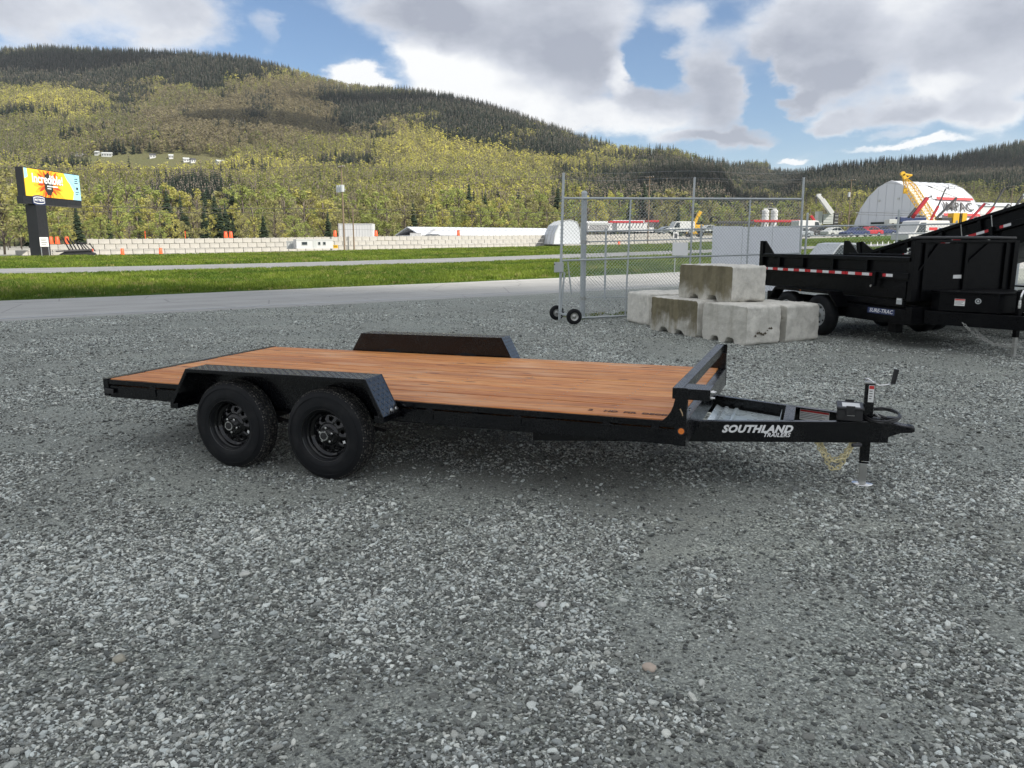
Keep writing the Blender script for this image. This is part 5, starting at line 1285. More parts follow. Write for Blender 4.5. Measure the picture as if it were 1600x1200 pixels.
for row in range(3):
    for i in range(NWALL):
        if row == 2 and i < 6: continue
        if row == 1 and i < 2: continue
        f_ = i+.5+(.5 if row % 2 else 0)
        if f_*bl > WL-.3: continue
        p_ = wd*(f_*bl)+wn_*random.uniform(-.03, .03); top = row == 2 or (row == 1 and i < 5)
        o = bpy.data.objects.new('block', BM2 if top else BM0); COL.objects.link(o); o.parent = wall
        o.location = (p_.x, p_.y, (wall_base(f_-.8)+wall_base(f_+.8))/2+row*WH+random.uniform(-.006, .006)); o.rotation_euler = (0, 0, yawW+random.uniform(-.008, .008))
def on_wall(u): return on_line(u, 380, qa, qb)
# traffic drums
def drum_meshes():
    mb = MB(); mb.lathe([(0, .001), (0, .30), (.10, .30), (.10, .27), (.9, .22), (.94, .20), (.94, .001)], 18, axis='z'); a = mb.mesh('drum_body', MAT['orange'])
    mb = MB(); 
    for z in (.30, .60): mb.lathe([(z, .264-(z-.1)*.0625), (z+.12, .264-(z+.02)*.0625)], 18, axis='z')
    return a, mb.mesh('white_bands', MAT['white'])
DA, DB = drum_meshes()
def drum(loc, label, s_=1.0):
    r = empty('traffic_drum', loc, 0, label, 'traffic drum', 'orange drums along the block wall'); r.scale = (s_, s_, s_); lnk('drum_body', DA, r); lnk('white_bands', DB, r)
for (u, lb) in ((80, 'leftmost of the three orange drums on the wall right of the billboard post'), (90, 'middle one of the three orange drums on the wall right of the billboard post'), (105, 'rightmost of the three orange drums on the wall right of the billboard post'),
                (353.5, 'left one of the pair of orange drums standing close together on the block wall'), (361.5, 'right one of the pair of orange drums standing close together on the block wall'), (524, 'orange drum on the wall just left of the white container'),
                (588, 'orange drum on the wall just right of the white container'), (716.5, 'orange drum on the wall in front of the long white building')):
    p_ = on_wall(u); i = (Vector((p_.x, p_.y, 0))-Vector((qa.x, qa.y, 0))).length/bl; rows = 2 if i < 6 else 3
    drum((p_.x, p_.y, wall_base(i)+rows*WH+.03), lb, 1.05)
for (u, s_, lb) in ((142, 147, 'orange drum at the foot of the wall, touching the black machinery'), (190, 147, 'orange drum at the foot of the wall, nearest right of the black machinery'), (250, 147, 'orange drum on the ground at the wall below the middle of the hill'), (967, 148, 'orange drum at the foot of the wall seen through the gate mesh')):
    p_ = sline(u, s_); drum(tuple(p_), lb, .9)
for (u, lb) in ((228, 'thin orange marker stake on the wall, left of the other stake'), (290.5, 'thin orange marker stake on the wall, right of the other stake')):
    p_ = on_wall(u); i = (Vector((p_.x, p_.y, 0))-Vector((qa.x, qa.y, 0))).length/bl; mb = MB(); mb.box(-.04, .04, -.03, .03, 0, 1.1); mb.box(-.07, .07, -.04, .04, .85, 1.0)
    o = mb.build('marker_stake', MAT['orange'], loc=(p_.x, p_.y, wall_base(i)+3*WH)); tag(o, lb, 'stake')

# ------------------------------------------------------------------ billboard
A_ = at(35.5, 261, 96); B_ = at(122.5, 275, 108); zt_ = (A_.z+B_.z)/2; d_ = Vector((B_.x-A_.x, B_.y-A_.y, 0)); BW = d_.length; d_.normalize()
zb_ = (at(42, 305, 96).z+at(124, 314, 108).z)/2; zs_ = (at(42, 318, 96).z+at(124, 323, 108).z)/2; BH = zt_-zb_
bb_ = empty('billboard', (A_.x, A_.y, 0), math.atan2(d_.y, d_.x), 'tall roadside billboard showing an orange sunflower and the word Incredible, on one black post', 'billboard')
BBK = MAT['blackboard']
mb = MB(); mb.box(-.15, BW+.1, 0, .9, zb_-.05, zt_+.1); mb.build('screen_case', BBK, bb_, bevel=.03)
mb = MB(); mb.box(-.6, BW+.1, -.02, .8, zs_-.1, zb_-.055); mb.build('lower_skirt', BBK, bb_, bevel=.03)
mb = MB(); px_ = BW*.20; mb.prism([(px_-1.05, 0), (px_+1.05, 0), (px_+1.05, zs_-.11), (px_-1.05, zs_-.11)], 'y', -.25, 1.1); mb.build('post', BBK, bb_, bevel=.05)
mb = MB(); w_ = BW*.13; pts = [(w_*math.cos(a)*1.0, .62*math.sin(a)*1.0) for a in [2*PI*i/24 for i in range(24)]]; pts = [(px_+max(-w_*.8, min(w_*.8, x*1.15)), (zs_+zb_)/2+z) for x, z in pts]
mb.prism(pts, 'y', -.10, -.03); lg = mb.build('logo_plate', MAT['navy'], bb_)
mb = MB(); pts2 = [((x-px_)*.9+px_, (z-(zs_+zb_)/2)*.72+(zs_+zb_)/2) for x, z in pts]; mb.prism(pts2, 'y', -.11, -.101); mb.build('logo_outline', MAT['white'], lg)
mb = MB(); pts3 = [((x-px_)*.83+px_, (z-(zs_+zb_)/2)*.56+(zs_+zb_)/2) for x, z in pts]; mb.prism(pts3, 'y', -.12, -.111); mb.build('logo_ground', MAT['navy'], lg)
place_text('PATTISON', .42, MAT['white'], lg, frame_M((px_, -.125, (zs_+zb_)/2), (1, 0, 0), (0, 0, 1)), ext=.003, offset=.012, xs=.95)
scr = MB(); scr.box(0, BW, -.05, -.001, zb_, zt_)
sp_ = MT('yellow_print', .5); P = sp_.obj; sp_.col(sp_.mix(sp_.noise(1.2, 4), (.88, .52, .02), (.95, .68, .05))); so = scr.build('screen', sp_.m, bb_)
mb = MB(); mb.prism([(BW*.70, zt_), (BW, zt_), (BW, zb_), (BW*.84, zb_), (BW*.87, zb_+BH*.3), (BW*.80, zb_+BH*.62), (BW*.76, zb_+BH*.72)], 'y', -.056, -.0505); mb.build('blue_ground', MAT['bblue'], so)
mb = MB(); mb.prism([(0, zt_), (BW*.05, zt_), (BW*.055, zb_+BH*.7), (0, zb_+BH*.62)], 'y', -.056, -.0505); mb.build('blue_corner', MAT['bblue'], so)
ctr = (BW*.40, zb_+BH*.50)
pet = {}
for nm, c in (('red', (.50, .05, .01)), ('orange', (.78, .20, .015)), ('amber', (.90, .40, .02))):
    q_ = MT('petal_print_'+nm, .5); q_.col(q_.mix(q_.noise(3, 3), c, [x*1.25 for x in c])); pet[nm] = q_.m
def petal(a, r0, r1, w, mat, dy):
    pts = []
    for t_ in [i/7 for i in range(8)]: pts.append((r0+(r1-r0)*t_, w*math.sin(PI*(.12+.82*t_))**.8))
    pts += [(x, -y) for x, y in pts[::-1]]
    out = []
    for x, y in pts:
        X_ = ctr[0]+(x*math.cos(a)-y*math.sin(a))*1.25; Z_ = ctr[1]+(x*math.sin(a)+y*math.cos(a)); out.append((min(BW-.02, max(.02, X_)), min(zt_-.02, max(zb_+.02, Z_))))
    mb = MB(); mb.prism(out, 'y', dy-.004, dy); mb.build('petal', mat, so)
for k in range(18): petal(2*PI*k/18+.1, BH*.12, BH*random.uniform(.75, 1.0), BH*.10, pet['amber'], -.0565-.0003*k)
for k in range(22): petal(2*PI*k/22+random.uniform(-.1, .1), BH*.1, BH*random.uniform(.52, .72), BH*.055, pet['red'] if k % 2 else pet['orange'], -.063-.0003*k)
mb = MB(); mb.prism([(ctr[0]+BH*.29*math.cos(a)*(1+.06*math.sin(a*9)), min(zt_-.02, ctr[1]+BH*.42*math.sin(a)*(1+.06*math.sin(a*9)))) for a in [2*PI*i/40 for i in range(40)]], 'y', -.078, -.071); mb.build('flower_centre', MAT['bdark'], so)
place_text('Incredible!', BH*.46, MAT['bwhite'], so, frame_M((ctr[0]-.1, -.085, zb_+BH*.66), (1, 0, 0), (0, 0, 1)), ext=.003, offset=.035, fit=BW*.54, shear=0)
for (x0_, x1_2, z_, h_, m_) in ((.37, .45, .40, .05, 'bwhite'), (.46, .56, .40, .05, 'bwhite'), (.37, .44, .32, .03, 'bwhite'), (.90, .96, .82, .025, 'bdark'), (.90, .95, .74, .025, 'bdark'), (.89, .96, .66, .025, 'bdark'), (.92, .955, .42, .09, 'bdark'), (.90, .96, .30, .02, 'bdark'), (.90, .95, .22, .02, 'bdark')):
    mb = MB(); mb.box(BW*x0_, BW*x1_2, -.084, -.0805 if x1_2 < .6 else -.0566, zb_+BH*z_, zb_+BH*(z_+h_)); mb.build('small_print', MAT[m_], so)
# white sign beside the post
p_ = at(69, 378, 93); q1 = empty('white_sign', (p_.x, p_.y, 0), .3, 'small white notice board on two posts at the foot of the billboard', 'sign')
mb = MB(); mb.box(-.45, .45, -.03, .03, p_.z-.55, p_.z+.55); sb = mb.build('board', MAT['white'], q1)
for k in range(4): mb = MB(); mb.box(-.3, .3-.1*(k % 2), -.034, -.0305, p_.z+.3-.2*k, p_.z+.37-.2*k); mb.build('print', MAT['dkgrey'], sb)
for x in (-.4, .4): mb = MB(); mb.box(x-.04, x+.04, .031, .09, -.1, p_.z+.5); mb.build('leg', MAT['galv'], q1)
# black machinery heap
p_ = sline(122, 146); im = empty('farm_implement', tuple(p_), .5, 'folded black implement with raised tines in front of the block wall near the billboard', 'machine')
random.seed(3)
mb = MB(); mb.beam((-2.6, 0, .55), (1.6, 0, .75), .18, .18); mb.beam((-2.6, 1.0, .5), (1.6, .9, .7), .16, .16); mb.beam((-2.6, 0, .55), (-2.6, 1, .5), .15, .15); mb.build('frame', MAT['dkgrey'], im)
for k in range(8):
    x = -1.0+k*.42; mb = MB(); mb.beam((x, .2+.05*k, .5), (x-.7+random.uniform(-.2, .2), .5, 2.4-.13*k), .10, .14); mb.cyl((x-.7, .5, 2.3-.13*k), (x-.5, .5, 1.6), .08, 6); mb.build('tine', MAT['blackboard'], im)
mb = MB(); mb.beam((-3.6, -.3, 0), (-2.2, .2, 1.0), .07, .07); mb.beam((-4.3, -.3, 1.1), (-2.2, .1, .0), .07, .07); mb.build('drawbar', MAT['zinc'], im)
mb = MB(); mb.prism([(-2.6, 0), (-1.2, .75), (.8, .8), (2.0, .3), (2.1, 0)], 'y', .2, 1.1); mb.build('hood', MAT['blackboard'], im, bevel=.05)
random.seed(11)

# ------------------------------------------------------------------ poles and wires
def pole(u, vt, s_, arms, label, r=.16):
    k = col_k(u); Y = s_/(1-.72*k); x = k*Y; z0 = H(x, Y); top = at(u, vt, Y).z; p_ = empty('utility_pole', (x, Y, z0), math.atan(.72), label, 'utility pole', 'wooden utility poles along the highway')
    mb = MB(); mb.cyl((0, 0, -.5), (0, 0, top-z0), r, 10, r*.7); mb.build('shaft', MAT['ppole'], p_)
    for (dz, hw) in arms:
        mb = MB(); mb.beam((0, -hw, top-z0-dz), (0, hw, top-z0-dz), .12, .14); a_ = mb.build('cross_arm', MAT['ppole'], p_)
        for y in (-hw*.9, -hw*.4, hw*.4, hw*.9): mb = MB(); mb.cyl((0, y, top-z0-dz+.07), (0, y, top-z0-dz+.26), .05, 6, .03); mb.build('insulator', MAT['ltgrey'], a_)
    return p_, Vector((x, Y, z0)), top-z0
P1, b1, h1 = pole(538, 258, 147, [(.3, 1.2), (4.0, 1.3)], 'tall wooden pole carrying three grey transformers, nearest to the white container')
for k in (-1, 0, 1): mb = MB(); mb.cyl((-.32, k*.82, h1-4.2), (-.32, k*.82, h1-3.2), .33, 14); o = mb.build('transformer', MAT['lbulb'], P1); mb = MB(); mb.cyl((-.32, k*.82, h1-3.199), (-.32, k*.82, h1-3.12), .35, 14, .2); mb.build('lid', MAT['lbulb'], o)
P2, b2, h2 = pole(553, 325, 149, [], 'short brown wooden pole beside the tall transformer pole', .14)
P3, b3, h3 = pole(1012, 275, 147, [(.3, 1.2), (2.0, 1.0)], 'slim wooden pole seen through the gate mesh')
P4, b4, h4 = pole(1323, 280, 147, [(.3, 1.2)], 'wooden pole with one small transformer left of the white dome building')
mb = MB(); mb.cyl((-.3, .2, h4-4.6), (-.3, .2, h4-3.4), .3, 12); mb.build('transformer', MAT['lbulb'], P4)
P5, b5, h5 = pole(1573, 290, 147, [(.3, 2.0)], 'wooden pole with a wide cross arm at the right edge')
P0_, b0, h0 = pole(-330, 245, 147, [(.3, 1.2)], 'wooden pole beyond the left edge of the photo')
P6, b6, h6 = pole(1900, 290, 147, [(.3, 1.2)], 'wooden pole beyond the right edge of the photo')
PO = [(b0, h0), (b1, h1), (b3, h3), (b4, h4), (b5, h5), (b6, h6)]
nd_ = Vector((-.584, .811, 0))
LV = [(-.9, .25, 'topmost overhead line, nearer side, along the highway', .028), (.9, .25, 'topmost overhead line, farther side, along the highway', .028)]
def z_at(i, frac): return PO[i][0].z+frac
for (off, dz, lb, r_) in LV:
    mb = MB()
    for i in range(len(PO)-1):
        a = PO[i][0]+Vector((0, 0, PO[i][1]-dz+.2))+nd_*off; b = PO[i+1][0]+Vector((0, 0, PO[i+1][1]-dz+.2))+nd_*off
        mb.tube(sag(a, b, 1.0, 10), r_, 4)
    tag(mb.build('overhead_wire', MAT['wire']), lb, 'wire')
for k, (z1, r_, lb) in enumerate(((7.2, .045, 'upper one of the two dark cables crossing in front of the wood'), (6.55, .04, 'lower one of the two dark cables crossing in front of the wood'), (3.9, .016, 'faint thin cable just above the block wall'))):
    mb = MB()
    for i in range(len(PO)-1):
        a = Vector((PO[i][0].x, PO[i][0].y, PO[i][0].z+z1-.6)); b = Vector((PO[i+1][0].x, PO[i+1][0].y, PO[i+1][0].z+z1-.6)); mb.tube(sag(a, b, .35, 10), r_, 4)
    tag(mb.build('overhead_wire', MAT['wire']), lb, 'wire')

# ------------------------------------------------------------------ buildings and yard
WM = MAT['membrane']; WP = MAT['wpaint']
def ribbed_box(name, label, cat, u0, u1, vt, vb, Y, dep, rot=0, mat=WP, ribs=10, group=None, z0=None):
    a = at(u0, vb, Y); b = at(u1, vt, Y); w_ = b.x-a.x; c_ = empty(name, ((a.x+b.x)/2, Y, z0 if z0 is not None else a.z), rot, label, cat, group); h_ = b.z-c_.location.z
    mb = MB(); mb.box(-w_/2, w_/2, 0, dep, 0, h_); body = mb.build('body', mat, c_, bevel=.02)
    for k in range(ribs): x = -w_/2+(k+.5)*w_/ribs; mb = MB(); mb.box(x-.05, x+.05, -.05, -.001, .1, h_-.1); mb.build('rib', mat, body)
    mb = MB(); mb.box(-w_/2-.03, w_/2+.03, -.07, -.051, h_-.12, h_+.02); mb.box(-w_/2-.03, w_/2+.03, -.07, -.051, 0, .12); mb.build('edge_rail', mat, body)
    return c_, w_, h_
ribbed_box('shipping_container', 'white ribbed shipping container standing behind the wall beside the transformer pole', 'container', 530, 582, 349.5, 385, 150, 2.6, ribs=12)
c_, w_, h_ = ribbed_box('site_office', 'low white site office with two windows in front of the block wall', 'site office', 464, 520, 373.5, 388.5, 118.5, 2.4, rot=.45, ribs=0)
for (x, wv) in ((-w_*.28, .9), (w_*.12, .45), (w_*.26, .5)): mb = MB(); mb.box(x-wv/2, x+wv/2, -.04, -.002, h_*.35, h_*.75); f_ = mb.build('window', MAT['ltgrey'], c_); mb = MB(); mb.box(x-wv/2+.06, x+wv/2-.06, -.05, -.0405, h_*.40, h_*.70); mb.build('pane', MAT['glass'], f_)
mb = MB(); mb.box(-w_*.05, w_*.05, -.05, -.002, .05, h_*.8); mb.build('door', MAT['ltgrey'], c_)
ribbed_box('grey_cabinet', 'small grey cabinet against the wall, just left of the white site office', 'cabinet', 448, 462, 376.5, 389, 120, 1, mat=MAT['ltgrey'], ribs=3)
ribbed_box('yellow_cabinet', 'small yellow box on the grass right of the white site office', 'box', 521, 527, 383, 388, 117, .5, mat=MAT['yellow'], ribs=0)
# long white building: low walls, pitched roof
a = at(658, 368, 186); b = at(872, 367, 210)
g0 = empty('long_white_building', (a.x, a.y, 0), math.atan2(b.y-a.y, b.x-a.x), 'long low white building with a pale metal roof behind the block wall', 'building')
Lb = math.hypot(b.x-a.x, b.y-a.y); ze = at(658, 367, 186).z; zr = at(664, 355.5, 190).z
mb = MB(); mb.box(0, Lb, 0, 12, 0, ze); mb.build('wall', WP, g0)
mb = MB(); mb.prism([(-.4, ze-.1), (6, zr), (12.4, ze-.1), (12.4, ze+.1), (6, zr+.2), (-.4, ze+.1)], 'x', -.5, Lb+.5); rf = mb.build('roof', MAT['membrane'], g0)
for k in range(24): mb = MB(); x = (k+.5)*Lb/24; mb.beam((x, -.4, ze+.13), (x, 6, zr+.23), .12, .06); mb.build('roof_seam', MAT['ltgrey'], rf)
mb = MB(); mb.prism([(1.0, ze+.2), (3, ze+1.5), (5, ze+.2)], 'y', -2.5, -.6); mb.build('porch_gable', WP, g0)
for k in range(9): mb = MB(); x = 4+k*(Lb-8)/8; mb.box(x-.8, x+.8, -.06, -.002, ze-2.0, ze-.9); f_ = mb.build('window', MAT['ltgrey'], g0)
ribbed_box('white_annexe', 'small low white annexe at the left end of the long white building', 'building', 641, 658, 364, 372, 184, 5, ribs=3)
# white tarpaulin shelter (rounded)
a = at(863, 372, 150); b = at(910, 344, 150); w_ = b.x-a.x; h_ = b.z-a.z+1.2; sh = empty('white_shelter', ((a.x+b.x)/2, 150, a.z-1.2), .25, 'rounded white tarpaulin shelter behind the wall at the gate post', 'shelter')
mb = MB(); prof = [(-w_/2, 0), (-w_*.43, h_*.45), (-w_*.30, h_*.8), (-w_*.08, h_*.98), (w_*.12, h_), (w_*.34, h_*.92), (w_*.46, h_*.6), (w_/2, 0)]; mb.prism(prof, 'y', 0, 7); mb.build('cover', WM, sh, bevel=.15)
for y in (.05, 2.3, 4.6): mb = MB(); mb.tube([(x, y-.08, z+.04) for x, z in prof], .07, 6); mb.build('hoop', MAT['ltgrey'], sh)
# the big arched membrane hall
YZ = 4.0
Lc = at(1332, 352, 275); Rc = at(1447, 352, 250); Lc.z = Rc.z = YZ
gd = Vector((Rc.x-Lc.x, Rc.y-Lc.y, 0)); GW = gd.length; gd.normalize(); ax_ = Vector((-gd.y, gd.x, 0)); ax_ = ax_ if ax_.x > 0 else -ax_
AH = at(1390, 282.5, 263).z-YZ; AL = 30.0
hall = empty('arched_hall', (Lc.x, Lc.y, YZ), math.atan2(ax_.y, ax_.x), 'large white arched membrane hall with grey company lettering between red stripes', 'building')
# local x along the axis; the gable runs along -y
arch = [(0, 0), (.035, .26), (.10, .50), (.20, .72), (.32, .88), (.43, .965), (.5, 1.0), (.57, .965), (.68, .88), (.80, .72), (.90, .50), (.965, .26), (1, 0)]
# the photographed outline is a little asymmetric towards the ridge
av = [(-y*GW, z*AH) for y, z in arch]
mb = MB(); mb.prism(av, 'x', 0, AL); mb.build('membrane_shell', WM, hall, bevel=0)
for k in range(8):
    x = AL*k/7+(.12 if k == 0 else (-.12 if k == 7 else 0)); mb = MB(); mb.tube([(x, y*1.004-.0, z*1.004+.05) for y, z in av], .07, 6); mb.build('arch_rib', WP, hall)
mb = MB()
for k in range(1, 9): y = -GW*k/9; zt2 = AH*np.interp(k/9, [a for a, b in arch], [b for a, b in arch]); mb.box(-.12, -.02, y-.05, y+.05, 0, zt2-.3)
mb.box(-.1, -.02, -GW+1, -1, AH*.42, AH*.43); mb.build('gable_seams', MAT['membrane'], hall)['kind'] = 'stuff'
for (f0, f1, h2_) in ((.10, .24, 3.0), (.27, .50, 4.0), (.53, .86, 3.8)):
    mb = MB(); mb.box(-.30, -.16, -GW*f1, -GW*f0, .3, h2_); mb.build('door_opening', MAT['glass'], hall)
for (f, z) in ((.36, .62), (.62, .64)): mb = MB(); mb.box(-.35, -.16, -GW*f-.35, -GW*f+.35, AH*z, AH*z+.6); mb.build('vent', MAT['ltgrey'], hall)
# lettering on the right-hand slope (the long side)
def on_side(fr, x): # point on the outer right slope at arch parameter
    i = 9; (y0_, z0_), (y1_, z1_) = av[8], av[10]; return Vector((x, y0_+(y1_-y0_)*fr, z0_+(z1_-z0_)*fr))
(ya_, za_), (yb_, zb2) = av[9], av[11]
upv = Vector((0, ya_-yb_, za_-zb2)).normalized(); mid = Vector((AL*.62, (ya_+yb_)/2, (za_+zb2)/2)); nrm = Vector((1, 0, 0)).cross(upv)
Mx = frame_M(mid+nrm*.9-upv*.2, (1, 0, 0), upv)
place_text('IMPAC', 4.4, MAT['dkgrey'], hall, Mx, ext=.05, offset=.06, fit=15.5, shear=.15, space=1.1, name='lettering')
for s_ in (3.1, -3.0):
    mb = MB(); mb.box(-AL*.30, AL*.32, s_-.45, s_+.45, -.05, .05, M=Mx); mb.build('red_stripe', MAT['red'], hall)
# low shed right of the hall
a = at(1530, 350, 285); g1 = empty('white_shed', (a.x, a.y, YZ), .3, 'low white shed reaching to the right of the arched hall', 'building'); z1 = at(1535, 316, 285).z-YZ
mb = MB(); mb.box(0, 45, 0, 14, 0, z1-1.2); mb.build('wall', WP, g1); mb = MB(); mb.prism([(-.4, z1-1.3), (7, z1), (14.4, z1-1.3), (14.4, z1-1.0), (7, z1+.3), (-.4, z1-1.0)], 'x', -.4, 45.4); mb.build('roof', WM, g1)

def seg_boom(u0, v0, u1, v1, Y, w, name, mat, parent):
    a = at(u0, v0, Y)-parent.location; b = at(u1, v1, Y)-parent.location; mb = MB(); w *= .62; mb.beam(a, b, w, w); return mb.build(name, mat, parent, bevel=w*.08)
def lift(u, v, Y, label, segs, head=None, deck=True, group='boom lifts and telehandlers in the yard beyond'):
    p_ = at(u, v, Y); z0 = p_.z-1.9; r = empty('boom_lift', (p_.x, Y, z0), 0, label, 'boom lift', group)
    mb = MB(); mb.box(-1.6, 1.6, -.9, .9, .7, 1.7); mb.build('chassis', MAT['rred'], r, bevel=.08); mb = MB(); mb.box(-1.9, -.2, -.8, .8, 1.71, 2.3); mb.build('counterweight', MAT['dkgrey'], r, bevel=.08)
    for x in (-1.1, 1.1):
        for y in (-1.0, 1.0): mb = MB(); mb.cyl((x, y-.2, .5), (x, y+.2, .5), .5, 14); mb.build('wheel', MAT['tyre'], r)
    for (a, b, c, d2, w, m_, nm) in segs: seg_boom(a, b, c, d2, Y, w, nm, MAT[m_], r)
    if head:
        q = at(head[0], head[1], Y)-r.location; mb = MB()
        for dx in (-.8, .8):
            for dz in (0, 1.0): mb.beam((q.x+dx, q.y-.5, q.z+dz), (q.x+dx, q.y+.5, q.z+dz), .06, .06)
            mb.beam((q.x+dx, q.y-.5, q.z), (q.x+dx, q.y-.5, q.z+1), .06, .06, up=(1, 0, 0))
        for dz in (0, 1.0): mb.beam((q.x-.8, q.y-.5, q.z+dz), (q.x+.8, q.y-.5, q.z+dz), .06, .06)
        mb.box(q.x-.8, q.x+.8, q.y-.5, q.y+.5, q.z-.08, q.z); mb.build('basket', MAT['dkgrey'], r)
lift(1420, 349, 205, 'red telehandler boom leaning right, left of the yellow crane boom', [(1425, 340, 1449, 309, 1.4, 'rred', 'lower_boom'), (1449, 309, 1456, 307, .5, 'dkgrey', 'head_link'), (1419, 340, 1431, 325, .8, 'dkgrey', 'lift_ram')], (1458, 311))
lift(1452, 350, 200, 'boom lift with red lower boom and tall straight dark upper boom with a basket', [(1453, 346, 1466, 322, .8, 'rred', 'lower_boom'), (1465, 324, 1477.5, 295, .5, 'dkgrey', 'upper_boom'), (1477.5, 294, 1483, 293, .3, 'dkgrey', 'head_link')], (1485, 295))
lift(1466, 352, 196, 'dark boom lift whose thin upper boom folds back to the left', [(1462, 342, 1495, 309, .8, 'dkgrey', 'lower_boom'), (1495, 309, 1457, 293, .3, 'ltgrey', 'upper_boom'), (1457, 293, 1450, 291, .35, 'dkgrey', 'head_link'), (1492, 309, 1495, 330, .2, 'dkgrey', 'link_rod')])
lift(1511, 352, 192, 'red boom lift leaning right, nearest right of the yellow crane cab', [(1512, 347, 1539, 318, .8, 'rred', 'lower_boom'), (1539, 318, 1547, 319.5, .3, 'dkgrey', 'head_link')], None)
lift(1538, 352, 190, 'boom lift with red base and dark boom topping out beside the right-hand pole', [(1536, 342, 1553, 323, .8, 'rred', 'lower_boom'), (1551, 324, 1570, 293, .5, 'dkgrey', 'upper_boom')], None)
lift(1562, 350, 188, 'dark boom lift half hidden by the raised dump bed', [(1560, 337, 1576, 319, .6, 'dkgrey', 'lower_boom'), (1576, 319, 1583, 325, .3, 'dkgrey', 'head_link')], None)
lift(1583, 348, 186, 'dark boom lift rising above the raised dump bed at the right edge', [(1582, 330, 1598, 306, .7, 'dkgrey', 'lower_boom')], None)
# yellow lattice crane
Y = 225; cr0 = at(1480, 352, Y); crn = empty('lattice_crane', (cr0.x, Y, YZ-1), 0, 'yellow crawler crane with a lattice boom raised in front of the arched hall', 'crane'); YM_ = MAT['yellow']
a = at(1459, 350, Y)-crn.location; b = at(1414, 280, Y)-crn.location; d_ = (b-a).normalized(); s1_ = Vector((0, 1, 0)); u1_ = d_.cross(s1_).normalized(); Lb = (b-a).length
def cw(t): return 1.15 if .15 < t < .8 else (.5+.65*t/.15 if t <= .15 else 1.15-.75*(t-.8)/.2)
mb = MB(); n = 16; cor = [(-1, -1), (1, -1), (1, 1), (-1, 1)]
def LP(t, c_): return a+d_*Lb*t+(s1_*c_[0]+u1_*c_[1])*cw(t)
for c_ in cor:
    for i in range(n): mb.beam(LP(i/n, c_), LP((i+1)/n, c_), .20, .20)
mb.build('boom_chords', YM_, crn)
mb = MB()
for i in range(n):
    for j in range(4): mb.beam(LP(i/n, cor[j]), LP((i+1)/n, cor[(j+1) % 4]), .10, .10); mb.beam(LP(i/n, cor[j]), LP(i/n, cor[(j+1) % 4]), .10, .10)
mb.build('boom_lacing', YM_, crn)
h0_ = at(1411, 272, Y)-crn.location; h1_ = at(1425, 274, Y)-crn.location
mb = MB(); mb.beam(b, h0_, .8, .9); mb.beam(h0_, h1_, .5, .5); mb.beam(b, h1_, .3, .3); mb.cyl(h0_+Vector((-.1, -.4, .1)), h0_+Vector((-.1, .4, .1)), .62, 14); mb.build('boom_head', YM_, crn, bevel=.06)
hk = at(1414.5, 298, Y)-crn.location; mb = MB(); mb.cyl(hk+Vector((0, 0, 4.2)), hk+Vector((0, 0, .8)), .06, 5); mb.box(hk.x-.5, hk.x+.5, hk.y-.3, hk.y+.3, hk.z-.8, hk.z+.8); mb.build('hook_block', YM_, crn, bevel=.1)
for (u0, u1, v0, v1, m_, nm) in ((1484, 1495, 333, 349, 'yellow', 'cab_panel'), (1498, 1507, 333, 349, 'yellow', 'rear_panel'), (1495.2, 1497.8, 334, 349, 'dkgrey', 'cab_gap'), (1466, 1483, 340, 350, 'dkgrey', 'engine_deck')):
    p0, p1 = at(u0, v1, Y)-crn.location, at(u1, v0, Y)-crn.location; mb = MB(); mb.box(p0.x, p1.x, -1.5, 1.5, p0.z, p1.z); mb.build(nm, MAT[m_], crn, bevel=.06)
p0, p1 = at(1462, 356, Y)-crn.location, at(1508, 350.2, Y)-crn.location
for y in (-2.2, 1.2): mb = MB(); mb.box(p0.x, p1.x, y, y+1.0, p0.z, p1.z); mb.build('crawler_track', MAT['dkgrey'], crn, bevel=.3)
for x in (1497, 1501): mb = MB(); mb.cyl(at(x, 333, Y)-crn.location, at(x, 316, Y)-crn.location, .09, 5); mb.build('mast_stay', MAT['dkgrey'], crn)
# white telescopic crane and grey tank frame left of the hall
Y = 190; q = at(1298, 352, Y); wc_ = empty('mobile_crane', (q.x, Y, q.z-1), 0, 'white telescopic boom leaning left above a grey tank box, left of the arched hall', 'crane')
seg_boom(1300, 334, 1284, 312, Y, 1.7, 'boom_section', WP, wc_); seg_boom(1284, 312, 1277, 304.5, Y, 1.3, 'boom_tip', WP, wc_); seg_boom(1276, 304.5, 1283, 304, Y, .6, 'boom_nose', MAT['ltgrey'], wc_); seg_boom(1275, 308, 1275.5, 318, Y, .5, 'hook', MAT['dkgrey'], wc_)
for (u0, u1, v0, v1, m_, nm) in ((1280, 1288, 330, 351, 'ltgrey', 'left_leg_box'), (1288.3, 1305, 334, 350, 'ltgrey', 'tank_panel'), (1305.3, 1313, 333, 351, 'dkgrey', 'right_leg_box')):
    p0, p1 = at(u0, v1, Y)-wc_.location, at(u1, v0, Y)-wc_.location; mb = MB(); mb.box(p0.x, p1.x, .9, 3.2, p0.z, p1.z); o = mb.build(nm, MAT[m_], wc_, bevel=.05)
    for k in range(3): zz_ = p0.z+(p1.z-p0.z)*(k+.7)/3.5; mb = MB(); mb.box(p0.x+.1, p1.x-.1, .84, .899, zz_-.06, zz_+.06); mb.build('band', MAT['ltgrey'], o)
lift(1272, 354, 180, 'small red boom leaning left, left of the grey tank box', [(1276, 351, 1267, 337, .9, 'rred', 'lower_boom')])
Y = 170; q = at(1085, 352, Y); ye = empty('yellow_telehandler', (q.x, Y, q.z-2.5), 0, 'machine with a raised orange yellow boom seen through the gate mesh', 'telehandler')
